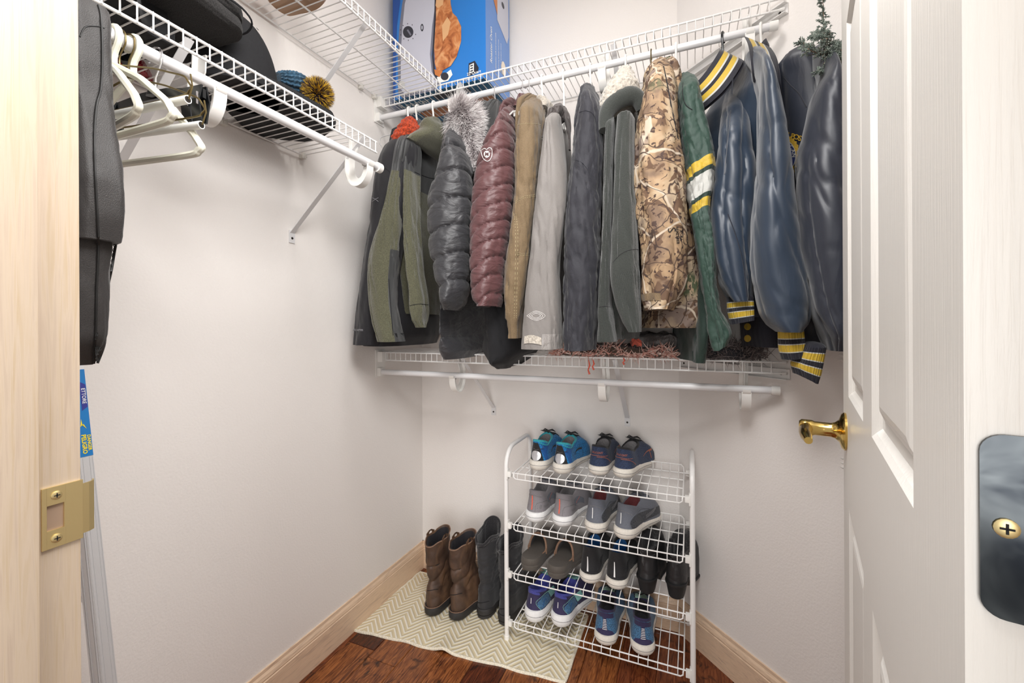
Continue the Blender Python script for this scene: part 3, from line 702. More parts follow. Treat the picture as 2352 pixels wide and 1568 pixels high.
def make_disp(kind, amp=.006, seed=0, p=.09, slope=0.0, bul=.014, ztop=2, folds=5):
    def d(th, s, pos, side):
        x, y, z = pos
        w = sin(th * 3 + seed + z * 2.2) * .5 + sin(th * folds + seed * 1.7 + 3 * nz(seed, z * 1.5, 0)) * .5
        r = amp * (w * (.3 + s) + 1.3 * nz(x * 9 + seed, y * 9, z * 4) + .5 * nz(x * 26, y * 26 + seed, z * 14))
        # slack creases: long ones running down, slanting ones at the elbow and above the cuff
        a = th * 1.1 + seed; env = .35 + .9 * math.exp(-((s - .5) / .16) ** 2) + .7 * math.exp(-((s - .93) / .10) ** 2)
        if kind in ('cloth', 'crisp'):
            r -= amp * 1.1 * ridge(a * 1.3, z * 2.2 + a * .5, seed) ** 3
            r -= amp * .9 * env * ridge(a * 1.0 + z * 3, z * 11 + a * 1.4, seed + 5) ** 3
        if kind == 'puff':
            sd2 = side + .012 * nz(seed, z * 8, th)
            q = ((z + slope * sd2 + .006 * nz(x * 14, y * 14, z * 3)) / p) % 1.0
            e = 1 - abs(2 * q - 1) ** 5; near = (1 - e)
            r += bul * (e - .9) + .0036 * nz(th * 4 + seed, z * 9, side * 34) * near - .0042 * ridge(x * 26 + seed, y * 26, z * 34) ** 2 * (.4 + near) + .002 * nz(x * 50, y * 50, z * 26)
        elif kind == 'crisp':
            r -= amp * .8 * ridge(x * 22 + seed, y * 22, z * 13) ** 2
            r -= amp * .5 * ridge(x * 48 + seed, y * 48, z * 40) ** 2
        elif kind == 'rib':
            r += .0009 * sin(th * 60)
        elif kind == 'satin':
            r += amp * .7 * (.5 - ridge(th * .9 + seed + z * .8, z * 2.1 + th * .4, side * 3) ** 2 * 1.5) - amp * .7 * env * ridge(th * .9 + z * 4 + seed, z * 9, 3) ** 3
        return r
    return d
def piece(name, rows, mat, parent, cy=-.31, b=.2, phi=0.0, disp=None, seg=64, dz=.009, e=2.3, openb=.03, mf=None, mats=None, caps=True, label=None, thick=.004, tilt=0.0, top=None):
    if top:
        r0 = rows[0]; rows = [(top[0], top[1], top[2], dict(cy=cy + .15, b=.06)), (top[0] + (r0[0] - top[0]) * .45, top[1] + (r0[1] - top[1]) * .55, top[2] + (r0[2] - top[2]) * .55, dict(cy=cy + .085, b=.08)), (r0[0], r0[1], r0[2], dict(cy=cy + .03, b=.085))] + rows[1:]
    st = stations(rows, cy, b, phi); z0, z1 = st[0][0], st[-1][0]; n = max(6, int((z0 - z1) / dz)); acc = [0]
    disp = disp or make_disp('cloth'); R = []; zs = [s_[0] for s_ in st]; out = []
    # monotone interpolation over z
    for i in range(n + 1):
        z = z0 + (z1 - z0) * i / n; k = 0
        while k < len(zs) - 2 and zs[k + 1] > z: k += 1
        t = (zs[k] - z) / max(1e-6, zs[k] - zs[k + 1]); t = min(1, max(0, t))
        a_, b_, c_, d_ = st[max(k - 1, 0)], st[k], st[k + 1], st[min(k + 2, len(st) - 1)]
        vals = [b_[j] + (c_[j] - b_[j]) * t + .5 * t * (1 - t) * ((1 - t) * ((c_[j] - a_[j]) * .5 - (c_[j] - b_[j])) + t * ((c_[j] - b_[j]) - (d_[j] - b_[j]) * .5)) for j in range(1, 6)]
        out.append((z, *vals))
    for i, (z, cx, cy_, a, bb, ph) in enumerate(out):
        s = i / n; ring = []; u = (sin(ph), cos(ph)); v = (cos(ph), -sin(ph))
        for k in range(seg):
            th = 2 * pi * k / seg; c, s_ = cos(th), sin(th)
            cc = (abs(c) ** (2 / e)) * (1 if c > 0 else -1); ss = (abs(s_) ** (2 / e)) * (1 if s_ > 0 else -1)
            px_, py_ = cx + v[0] * a * cc + u[0] * bb * ss, cy_ + v[1] * a * cc + u[1] * bb * ss
            nx, ny = v[0] * c / max(a, .02) + u[0] * s_ / max(bb, .02), v[1] * c / max(a, .02) + u[1] * s_ / max(bb, .02); nl = sqrt(nx * nx + ny * ny)
            r = disp(th, s, (px_, py_, z), (px_ - cx) if abs(v[0]) > .3 else ss * bb)
            r = max(r, -.5 * min(a, bb)); ring.append(V((px_ + nx / nl * r, py_ + ny / nl * r, z + tilt * (px_ - cx) * min(1, (out[0][0] - z) * 12))))
        R.append(ring)
    rr = []
    if caps:  # rounded top
        c = sum(R[0], V()) / seg; a0 = min(out[0][3], out[0][4])
        for k, (sc, up_) in enumerate(((.25, .50), (.62, .40), (.88, .20))): rr.append([c.lerp(p, sc) + V((0, 0, a0 * up_)) for p in R[0]])
    rings = rr + R; nb = len(rings); uz = [out[0][0]] * len(rr) + [q_[0] for q_ in out] + [0] * 3
    if openb:
        c = sum(R[-1], V()) / seg; a1 = min(out[-1][3], out[-1][4])
        k = max(.5, 1 - thick / max(a1, .01))
        rings = rings + [[c.lerp(p, k) + V((0, 0, .0012)) for p in R[-1]], [c.lerp(p, k * .95) + V((0, 0, openb)) for p in R[-1]], [c.lerp(p, .3) + V((0, 0, openb * 1.05)) for p in R[-1]]]
    mb = MB(); zt = out[0][0]; zb = out[-1][0]
    if mf:
        mb.rings(rings, mf=lambda i, k: mf(((uz[i] + uz[i + 1]) / 2 if i + 1 < nb else uz[i], rings[i][k]), 2 * pi * (k + .5) / seg) if i < nb else (len(mats) - 1))
    else: mb.rings(rings)
    return mb.build(name, mats or mat, parent, label=label)
def garment(label, cat, px, py=210, group=None, name='jacket'):
    p = ony(px, py, YR); return thing(name, label, cat, (p.x, YR, 2.03), 0, group)

# ---- 1 black softshell at far left
g1 = garment('black softshell jacket hanging at the far left end of the rod, next to the wall', 'jacket', 900)
b1 = piece('body', [(298, 955, 985, dict(b=.05)), (312, 915, 1005, dict(b=.11)), (335, 900, 1012, dict(b=.17)), (400, 884, 1012), (520, 866, 1010), (650, 845, 1010), (740, 836, 1010), (770, 834, 1008), (790, 836, 1002)], 'black_softshell', g1, b=.205, disp=make_disp('cloth', .004, 1))
s1 = piece('sleeve', [(322, 905, 945, dict(b=.03, cy=-.47)), (338, 880, 960, dict(b=.05)), (362, 869, 962), (400, 860, 955), (520, 846, 935), (650, 826, 912), (740, 815, 895), (791, 811, 882)], 'black_softshell', g1, cy=-.505, b=.062, top=(306, 928, 972), disp=make_disp('cloth', .004, 2))
dline('seam', [(868, 384), (884, 386), (897, 396)], .0008, [s1, b1], 'thread_black', g1)
for k in (-1, 1): dline('logo', [(855, 457 + k * 3), (862, 457 + k * .6), (869, 457 + k * 3)] if k < 0 else [(855, 461 + k * 2), (862, 458), (869, 461 + k * 2)], .0008, [s1], 'grey_print', g1)
dtext('lettering', 'storm', 822, 757, 9, .03, [s1], 'grey_print', g1, sx=1.1)
# ---- 2 orange knit
g2 = garment('chunky orange knit scarf looped over a white hanger beside the black softshell', 'scarf', 940, name='knit_scarf')
def knit(amp=.006): return lambda th, s, p, sd: amp * abs(sin(th * 9 + p[2] * 60)) * abs(sin(p[2] * 190)) + .006 * nz(p[0] * 20, p[1] * 20, p[2] * 20)
piece('scarf_fold', [(270, 937, 950, dict(b=.02)), (280, 928, 958, dict(b=.035)), (292, 917, 962), (306, 908, 960), (322, 902, 952), (334, 904, 938)], 'orange_knit', g2, cy=-.50, b=.045, disp=knit(), openb=0, seg=72, dz=.004)
# ---- 3 olive fleece
g3 = garment('olive green fleece jacket with charcoal shoulder yoke', 'jacket', 1000)
def yoke(zs_):
    return lambda p, th: 0 if p[0] > zs_ else 1
zy = ony(960, 398, -.5).z
b3 = piece('body', [(291, 985, 1012, dict(b=.05)), (302, 958, 1028, dict(b=.12)), (320, 935, 1036, dict(b=.18)), (350, 918, 1040), (400, 905, 1036), (500, 905, 1030), (600, 915, 1022), (680, 925, 1016), (722, 930, 1012)], 'olive_fleece', g3, b=.21, disp=make_disp('cloth', .004, 4), mats=['charcoal_nylon', 'olive_fleece', 'black_cloth'], mf=yoke(zy - .02))
s3 = piece('sleeve', [(312, 925, 945, dict(b=.03, cy=-.47)), (328, 914, 950), (350, 908, 948), (385, 902, 935), (450, 890, 930), (520, 868, 926), (580, 852, 918), (640, 846, 914), (700, 851, 916), (745, 860, 924), (784, 873, 932)], 'olive_fleece', g3, cy=-.535, b=.055, top=(299, 950, 985), disp=make_disp('cloth', .005, 5),
     mats=['charcoal_nylon', 'olive_fleece', 'black_cloth'], mf=lambda p, th: 0 if p[0] > zy or (p[0] < ony(900, 575, -.53).z and (th < 0.9 or th > 5.75)) else 1)
s3b = piece('sleeve', [(318, 930, 962, dict(b=.04)), (345, 927, 968), (385, 926, 966), (450, 924, 966), (540, 924, 968), (620, 930, 976), (680, 938, 984), (712, 941, 986), (735, 946, 986), (752, 955, 980)], 'olive_fleece', g3, cy=-.50, b=.05, disp=make_disp('cloth', .004, 6), mats=['charcoal_nylon', 'olive_fleece', 'black_cloth'], mf=yoke(zy))
hd3 = piece('hood', [(276, 990, 1014, dict(b=.03)), (286, 976, 1024), (298, 962, 1030), (312, 952, 1034), (335, 938, 1036, dict(b=.12)), (352, 934, 1036, dict(b=.15))], 'olive_fleece', g3, cy=-.40, b=.075, disp=make_disp('cloth', .004, 8), openb=0)
dline('seam', [(942, 306), (930, 322), (926, 350), (925, 385)], .0009, [b3, s3, s3b], 'thread_black', g3); dline('seam', [(925, 378), (955, 396), (985, 408), (1003, 410)], .0012, [b3, s3b], 'thread_black', g3)
dline('zipper', [(893, 640), (897, 700), (903, 770)], .0014, [s3], 'thread_black', g3); dline('seam', [(940, 702), (962, 698), (984, 700)], .0010, [s3b], 'thread_black', g3)
# ---- black garment whose hem shows between
g1b = garment('plain black jacket, only its hem showing below the olive fleece', 'jacket', 985)
piece('body', [(330, 945, 1000, dict(b=.08)), (360, 925, 1004), (500, 900, 1006), (650, 880, 1010), (740, 878, 1014), (768, 880, 1012)], 'black_cloth', g1b, cy=-.27, b=.20, disp=make_disp('cloth', .005, 9))
# ---- 4 charcoal puffer with fur hood
g4 = garment('charcoal quilted puffer jacket with a grey and white fur trimmed hood', 'jacket', 1045)
b4 = piece('body', [(262, 1040, 1085, dict(b=.06)), (290, 1025, 1112, dict(b=.12)), (330, 1020, 1122, dict(b=.18)), (420, 1010, 1128), (560, 1008, 1130), (700, 1010, 1130), (760, 1010, 1130), (800, 1011, 1128), (818, 1020, 1122)], 'charcoal_puffer', g4, b=.21, dz=.005, seg=80, disp=make_disp('puff', .003, 3, p=.105, bul=.009))
s4 = piece('sleeve', [(340, 1020, 1085), (395, 1006, 1086), (430, 993, 1085), (465, 985, 1084), (514, 984, 1082), (567, 987, 1080), (616, 995, 1079), (665, 1007, 1078), (695, 1014, 1070), (712, 1020, 1058)], 'charcoal_puffer', g4, cy=-.535, b=.072, top=(290, 1045, 1085), dz=.004, seg=80, disp=make_disp('puff', .0025, 5, p=.089, slope=-.22, bul=.0085), mats=['charcoal_puffer', 'black_cloth'], mf=lambda p, th: 0)
dline('zipper', [(1126, 748), (1133, 765), (1134, 800), (1129, 820)], .0022, [b4], 'black_plastic', g4, off=.002)
# fur ruff
core = cr([(1046, 272), (1056, 270), (1066, 284), (1076, 312), (1088, 345), (1098, 382)], 18)
cz = [ond(x, y, depth_of(ony(x, y, -.47))) for x, y in core]
rad = [.050, .064, .076, .083, .086, .085, .081, .075, .068, .061, .054, .048, .043, .039, .035, .031, .027, .022]
mb = MB(); mb.tube(cz, [r * .62 for r in rad], 16); ruff = mb.build('fur_base', 'fur_base', g4)
mb = MB(); rnd = random.Random(5); random.seed(11)
for i in range(14000):
    k = rnd.random() * 16.99; i0 = int(k); f = k - i0; c = cz[i0].lerp(cz[i0 + 1], f); r = rad[i0] * (1 - f) + rad[i0 + 1] * f
    T = (cz[i0 + 1] - cz[i0]).normalized(); d = V((rnd.gauss(0, 1), rnd.gauss(0, 1), rnd.gauss(0, 1))); d = (d - T * d.dot(T)).normalized()
    clump = nz(d.x * 3 + k * .7, d.y * 3, d.z * 3)
    tip = .72 + .9 * clump + rnd.gauss(0, .18)
    mb.strand(c + d * r * .45, d + T * (.35 + .5 * rnd.random()) + V((0, 0, -.15)), r * (.50 + .32 * rnd.random()), .0012, max(0, .1 + clump * .4), max(0, min(1, tip)), curl=rnd.gauss(0, .25))
o = mb.build('fur_hair', 'fur_hair', ruff); o['kind'] = 'stuff'
hood4 = piece('hood', [(240, 1108, 1128, dict(b=.03)), (255, 1090, 1136), (285, 1080, 1136), (320, 1082, 1130), (350, 1090, 1120)], 'charcoal_nylon', g4, cy=-.36, b=.07, disp=make_disp('cloth', .006, 12), openb=0)
# ---- 5 grey black puffer behind
g5 = garment('slate grey long jacket half hidden between the fur hooded puffer and the mauve one', 'jacket', 1142)
b5 = piece('body', [(233, 1137, 1150, dict(b=.03)), (246, 1124, 1160, dict(b=.08)), (275, 1112, 1166, dict(b=.14)), (320, 1106, 1172), (500, 1104, 1180), (640, 1108, 1200), (700, 1112, 1220), (760, 1112, 1236), (800, 1112, 1242), (826, 1122, 1222), (842, 1140, 1190)], 'charcoal_nylon', g5, b=.19, disp=make_disp('cloth', .006, 14), mats=['charcoal_nylon', 'black_cloth'], mf=lambda p, th: 0 if p[0] > 1.6 else 1)
# ---- 6 mauve puffer
g6 = garment('dusty mauve quilted puffer jacket with a small shield logo on the sleeve', 'jacket', 1175)
b6 = piece('body', [(238, 1165, 1195, dict(b=.05)), (262, 1150, 1200, dict(b=.12)), (300, 1140, 1196, dict(b=.18)), (400, 1120, 1190), (520, 1105, 1184), (640, 1110, 1172), (690, 1112, 1165)], 'mauve_puffer', g6, b=.20, dz=.005, seg=80, disp=make_disp('puff', .003, 21, p=.062, bul=.006))
s6 = piece('sleeve', [(281, 1144, 1186), (318, 1123, 1184), (342, 1109, 1184), (383, 1095, 1183), (424, 1089, 1181), (465, 1085, 1178), (506, 1082, 1174), (567, 1081, 1165), (628, 1082, 1158), (669, 1084, 1156), (690, 1088, 1155), (704, 1096, 1152)], 'mauve_puffer', g6, cy=-.54, b=.072, top=(254, 1166, 1192), dz=.0035, seg=80, disp=make_disp('puff', .002, 23, p=.0555, slope=-.5, bul=.0062))
col6 = piece('collar', [(217, 1205, 1212, dict(b=.02)), (230, 1192, 1220), (244, 1182, 1222), (256, 1178, 1215)], 'mauve_puffer', g6, cy=-.30, b=.055, disp=make_disp('cloth', .004, 25), openb=0)
sh = [(1104, 346), (1112, 341), (1118, 343), (1124, 339), (1130, 344), (1129, 360), (1121, 370), (1110, 364), (1104, 346)]
dline('shield_logo', sh, .0010, [s6], 'white_print', g6, n=40, off=.002); ddisc('shield_badge', 1118, 354, 7, 8, [s6], 'white_print', g6, off=.002); dtext('badge_mark', 'M', 1118, 354, 11, .1, [s6], 'mauve_puffer', g6, off=.0035, bold=.03)
# ---- 7 tan canvas
g7 = garment('tan brown canvas work coat with cream stitching and sherpa collar', 'coat', 1235)
b7 = piece('body', [(238, 1214, 1256, dict(b=.06)), (250, 1200, 1266, dict(b=.12)), (275, 1186, 1268, dict(b=.17)), (330, 1182, 1262), (420, 1182, 1256), (560, 1176, 1240), (650, 1170, 1228), (720, 1166, 1220)], 'tan_canvas', g7, b=.20, disp=make_disp('crisp', .004, 31))
s7 = piece('sleeve', [(272, 1192, 1252), (340, 1183, 1246), (420, 1184, 1242), (480, 1178, 1238), (560, 1168, 1228), (640, 1161, 1218), (700, 1160, 1210), (732, 1161, 1206), (736, 1164, 1206), (776, 1167, 1204)], 'tan_canvas', g7, cy=-.53, b=.062, top=(243, 1214, 1254), disp=make_disp('crisp', .0035, 32))
T7 = [s7, b7]
for dx in (0, 5): dline('stitching', [(1180 + dx, 490), (1184 + dx, 530), (1184 + dx, 600), (1182 + dx, 680), (1181 + dx, 730)], .0008, T7, 'tan_thread', g7, n=60, dash=1)
for dy in (0, 4): dline('stitching', [(1182, 464 + dy), (1200, 452 + dy), (1222, 448 + dy), (1236, 446 + dy)], .0008, T7, 'tan_thread', g7, n=30, dash=1); dline('stitching', [(1184, 579 + dy), (1200, 582 + dy), (1222, 581 + dy)], .0008, T7, 'tan_thread', g7, n=24, dash=1)
dline('stitching', [(1189, 286), (1205, 284), (1225, 284), (1242, 286)], .0008, T7, 'tan_thread', g7, n=30, dash=1)
piece('collar', [(233, 1236, 1256, dict(b=.03)), (241, 1228, 1272), (250, 1232, 1278), (262, 1244, 1276)], 'sherpa_cream', g7, cy=-.33, b=.07, disp=lambda th, s, p, sd: .007 * nz(p[0] * 60, p[1] * 60, p[2] * 60), openb=0, dz=.004)
# ---- 8 light grey softshell
g8 = garment('light grey softshell jacket with a dark crumpled hood lining', 'jacket', 1285)
b8 = piece('body', [(262, 1268, 1300, dict(b=.06)), (285, 1258, 1308, dict(b=.13)), (330, 1256, 1312), (420, 1262, 1312), (560, 1266, 1306), (700, 1268, 1300), (770, 1268, 1294)], 'lightgrey_softshell', g8, b=.19, disp=make_disp('cloth', .004, 41))
s8 = piece('sleeve', [(270, 1262, 1288, dict(b=.03)), (292, 1254, 1294), (322, 1250, 1297), (383, 1243, 1303), (445, 1235, 1304), (506, 1227, 1300), (567, 1221, 1292), (628, 1215, 1288), (690, 1209, 1289), (735, 1206, 1291), (768, 1203, 1291), (800, 1201, 1290)], 'lightgrey_softshell', g8, cy=-.55, b=.068, disp=make_disp('cloth', .0045, 43, folds=4), mats=['lightgrey_softshell', 'lightgrey_satin', 'lining_dark'], mf=lambda p, th: 1 if (p[0] < ony(1250, 768, -.55).z and (th < 1.0 or th > 5.0)) else 0)
for i, (rows, cyy) in enumerate((([(246, 1272, 1296, dict(b=.02)), (258, 1262, 1304), (275, 1256, 1300), (292, 1250, 1275), (318, 1244, 1260)], -.50), ([(248, 1280, 1300, dict(b=.02)), (262, 1288, 1308), (285, 1296, 1312), (310, 1302, 1313), (345, 1304, 1313)], -.48))):
    piece('hood_lining', rows, 'taupe_lining', g8, cy=cyy, b=.045, disp=make_disp('crisp', .006, 45 + i), openb=0, seg=48)
dpatch('cuff_tab', [(1204, 772), (1222, 769), (1243, 775)], [(1203, 789), (1222, 788), (1244, 792)], [s8], 'sherpa_cream', g8, off=.003)
for k in range(3): r_ = 1 - .25 * k; dline('diamond_logo', [(1231 - 21 * r_, 725), (1231, 725 - 11 * r_), (1231 + 21 * r_, 725), (1231, 725 + 11 * r_), (1231 - 21 * r_, 725)], .0005, [s8], 'white_print', g8, n=41)
# ---- 9 navy cotton
g9 = garment('dark navy cotton parka, smooth and plain, left of the sherpa lined hoodie', 'jacket', 1358)
b9 = piece('body', [(214, 1345, 1372, dict(b=.04)), (224, 1336, 1382, dict(b=.10)), (250, 1330, 1388, dict(b=.16)), (320, 1322, 1392), (450, 1315, 1390), (600, 1308, 1384), (720, 1306, 1378), (800, 1308, 1372)], 'navy_cotton', g9, b=.20, disp=make_disp('crisp', .004, 51))
s9 = piece('sleeve', [(240, 1332, 1383), (262, 1325, 1386), (305, 1316, 1388), (370, 1309, 1388), (440, 1302, 1385), (500, 1298, 1382), (570, 1294, 1380), (640, 1291, 1377), (700, 1292, 1374), (760, 1294, 1370), (803, 1297, 1367)], 'navy_cotton', g9, cy=-.53, b=.068, top=(213, 1347, 1370), disp=make_disp('crisp', .0046, 52, folds=3))
dline('seam', [(1330, 258), (1345, 254), (1362, 262), (1372, 290), (1377, 340)], .0010, [s9, b9], 'navy_rib', g9); dline('seam', [(1310, 366), (1335, 372), (1355, 400), (1366, 450)], .0007, [s9], 'navy_rib', g9)
# ---- 10 hoodie with sherpa hood
g10 = garment('grey green sweatshirt hoodie with a cream sherpa lined hood', 'hoodie', 1430)
b10 = piece('body', [(235, 1405, 1455, dict(b=.08)), (262, 1394, 1468, dict(b=.15)), (330, 1392, 1474), (450, 1388, 1470), (600, 1386, 1472), (720, 1384, 1472), (775, 1386, 1468)], 'greygreen_sweat', g10, b=.19, disp=make_disp('cloth', .005, 61))
s10 = piece('sleeve', [(272, 1398, 1412, dict(b=.03)), (292, 1391, 1414), (400, 1387, 1410), (500, 1385, 1408), (600, 1380, 1406), (690, 1376, 1405), (703, 1376, 1405), (712, 1374, 1408), (745, 1371, 1414), (784, 1368, 1418)], 'greygreen_sweat', g10, cy=-.535, b=.045, disp=make_disp('cloth', .003, 62), seg=48)
s10b = piece('sleeve', [(275, 1420, 1458), (330, 1414, 1458), (400, 1410, 1460), (500, 1408, 1463), (560, 1406, 1465), (620, 1404, 1467), (655, 1406, 1469), (700, 1416, 1471), (740, 1430, 1474), (762, 1444, 1474)], 'greygreen_sweat', g10, cy=-.555, b=.055, disp=make_disp('cloth', .004, 63), seg=60, mats=['greygreen_sweat', 'camo_lining'], mf=lambda p, th: 0)
for i in range(15):
    x = 1408 + i * 4; dline('cuff_rib', [(x + .5, 592 + 14 * sin(i * .2) + (15 - i) * 2), (x + 5 + i * .2, 640), (x + 14, 690 + i * 2)], .0007, [s10b], 'greygreen_sweat', g10, n=10, off=.0003)
dline('seam', [(1408, 602), (1425, 584), (1445, 574), (1466, 572)], .0006, [s10b], 'lining_dark', g10); dline('seam', [(1376, 705), (1390, 703), (1405, 705)], .0006, [s10], 'lining_dark', g10)
hr = cr([(1388, 300, .018), (1390, 270, .024), (1402, 246, .028), (1424, 228, .030), (1448, 220, .030), (1466, 228, .026), (1476, 250, .022)], 26)
P_ = [ony(x, y, -.56 + .04 * (i / 25)) for i, (x, y, r) in enumerate(hr)]
MB().tube(P_, [h_[2] * .85 for h_ in hr], 20).build('hood', 'greygreen_sweat', g10)
shp = piece('hood_lining', [(158, 1428, 1448, dict(b=.02)), (170, 1419, 1456, dict(b=.04)), (190, 1406, 1463, dict(b=.06)), (215, 1388, 1470), (240, 1378, 1466), (262, 1378, 1440), (285, 1378, 1410)], 'sherpa_cream', g10, cy=-.48, b=.08, disp=lambda th, s, p, sd: .005 * nz(p[0] * 110, p[1] * 110, p[2] * 110) + .003 * nz(p[0] * 24, p[1] * 24, p[2] * 24), openb=0, dz=.0025, seg=140)
# ---- 11 camo
g11 = garment('brown leaf and twig camouflage hunting coat with a wide open cuff', 'coat', 1512)
b11 = piece('body', [(150, 1508, 1536, dict(b=.05)), (168, 1496, 1548, dict(b=.10)), (200, 1480, 1562, dict(b=.15)), (260, 1470, 1574), (340, 1464, 1588), (440, 1462, 1592), (540, 1466, 1604), (640, 1470, 1618), (700, 1472, 1630), (735, 1468, 1624), (752, 1464, 1600)], 'camo', g11, b=.17, phi=-.3, disp=make_disp('crisp', .005, 71), mats=['camo', 'camo_lining'], mf=lambda p, th: 0)
s11 = piece('sleeve', [(205, 1478, 1556), (270, 1464, 1558), (345, 1459, 1566), (400, 1457, 1574), (480, 1459, 1580), (567, 1466, 1582), (640, 1471, 1581), (690, 1474, 1566), (712, 1480, 1552)], 'camo', g11, cy=-.54, b=.085, top=(155, 1502, 1538), disp=make_disp('crisp', .0045, 72), mats=['camo', 'camo_lining'], mf=lambda p, th: 0)
hood11 = piece('hood', [(143, 1506, 1520, dict(b=.025)), (152, 1496, 1534, dict(b=.045)), (175, 1480, 1545), (205, 1472, 1548), (240, 1466, 1530), (270, 1464, 1500)], 'camo', g11, cy=-.44, b=.075, disp=make_disp('crisp', .005, 73), openb=0)
dline('seam', [(1524, 152), (1534, 200), (1545, 260), (1558, 320)], .0016, [hood11, b11, s11], 'thread_black', g11)
dpatch('cuff_tab', [(1474, 676), (1496, 672), (1517, 674)], [(1476, 692), (1496, 689), (1518, 690)], [s11], 'tan_canvas', g11, off=.003)
dtext('lettering', 'REALTREE', 1556, 540, 9, 1.5, [s11], 'thread_black', g11, bold=.02); dtext('lettering', 'XTRA', 1565, 540, 10, 1.5, [s11], 'thread_black', g11, bold=.02); dtext('lettering', 'S', 1542, 528, 26, 1.35, [s11], 'thread_black', g11, bold=.0)
# ---- 12 green jacket
g12 = garment('dark green twill jacket with yellow and white sleeve bands', 'jacket', 1565)
b12 = piece('body', [(200, 1556, 1590, dict(b=.06)), (230, 1552, 1602, dict(b=.12)), (300, 1556, 1616), (450, 1560, 1630), (600, 1556, 1636), (700, 1550, 1634), (770, 1549, 1628), (826, 1554, 1620)], 'dark_green', g12, b=.16, phi=-.3, cy=-.33, disp=make_disp('cloth', .006, 81))
ZB = [ony(1620, y, -.5).z for y in (376, 402, 412, 459, 468, 489)]
def band12(p, th):
    z = p[0]
    return 1 if ZB[0] > z > ZB[1] or ZB[4] > z > ZB[5] else 2 if ZB[2] > z > ZB[3] else 3 if ZB[1] >= z >= ZB[2] or ZB[3] >= z >= ZB[4] else 0
s12 = piece('sleeve', [(228, 1554, 1611), (280, 1560, 1622), (340, 1568, 1639), (400, 1576, 1646), (450, 1580, 1640), (490, 1584, 1632), (567, 1596, 1643), (654, 1608, 1648), (720, 1620, 1656), (760, 1624, 1676), (778, 1628, 1682), (799, 1636, 1670)], 'green_twill', g12, cy=-.50, b=.06, dz=.004, tilt=.45, top=(188, 1558, 1590), disp=make_disp('crisp', .004, 82), mats=['green_twill', 'yellow_band', 'white_band', 'dark_green'], mf=band12)
dline('seam', [(1569, 190), (1568, 215), (1575, 240), (1590, 252)], .0012, [s12], 'thread_black', g12)
# ---- 13, 14 satin team jackets
def cuff(par, rows, cy, b, nm='cuff', z_of=None, stripes=(), shear=0.0):
    zz = stations(rows, cy, b, 0); zt, zb = zz[0][0], zz[-1][0]
    def mf(p, th):
        t = (zt - p[0]) / (zt - zb)
        for a, b_, m_ in stripes:
            if a <= t <= b_: return m_
        return 0
    return piece(nm, rows, 'navy_rib', par, cy=cy, b=b, seg=96, dz=.0022, disp=make_disp('rib', .0025, 3), mats=['navy_rib', 'yellow_band', 'white_band', 'lining_dark'], mf=mf, openb=.02, tilt=shear)
ST = [(.16, .19, 2), (.19, .38, 1), (.38, .41, 2), (.55, .58, 2), (.58, .77, 1), (.77, .80, 2)]
g13 = garment('navy satin team jacket whose striped knit collar faces out, two snaps at its hem', 'jacket', 1700)
b13 = piece('body', [(143, 1698, 1754, dict(b=.07)), (154, 1676, 1768, dict(b=.11)), (185, 1644, 1778, dict(b=.14)), (236, 1610, 1784), (300, 1620, 1788), (380, 1632, 1792), (460, 1634, 1800), (560, 1640, 1808), (650, 1660, 1812), (700, 1690, 1812), (738, 1702, 1803)], 'satin_navy', g13, cy=-.375, b=.15, phi=-.6, disp=make_disp('satin', .005, 91, folds=2), seg=96)
w13 = piece('waistband', [(732, 1700, 1808), (760, 1702, 1804), (796, 1704, 1800)], 'navy_rib', g13, cy=-.375, b=.14, phi=-.6, disp=make_disp('rib', .002, 2), seg=90)
s13 = piece('sleeve', [(330, 1646, 1726), (400, 1637, 1738), (450, 1630, 1738), (502, 1628, 1734), (560, 1631, 1732), (610, 1640, 1731), (655, 1652, 1731), (682, 1666, 1730), (694, 1678, 1726)], 'satin_navy', g13, cy=-.475, b=.062, top=(225, 1664, 1716), disp=make_disp('satin', .006, 92, folds=2), seg=90)
cuff(g13, [(684, 1671, 1732), (712, 1673, 1733), (740, 1680, 1734)], -.475, .045, stripes=ST, shear=.25)
s13b = piece('sleeve', [(172, 1734, 1769), (200, 1741, 1778), (250, 1742, 1790), (307, 1742, 1803), (372, 1739, 1812), (437, 1735, 1820), (510, 1730, 1829), (589, 1728, 1838), (650, 1733, 1851), (690, 1740, 1859), (722, 1748, 1860), (748, 1764, 1854), (762, 1782, 1844)], 'satin_navy', g13, cy=-.565, b=.082, top=(134, 1712, 1750), seg=90, disp=make_disp('satin', .0045, 93, folds=2))
cuff(g13, [(746, 1786, 1843), (775, 1787, 1847), (800, 1789, 1850), (822, 1795, 1850)], -.565, .045, stripes=ST, shear=.15)
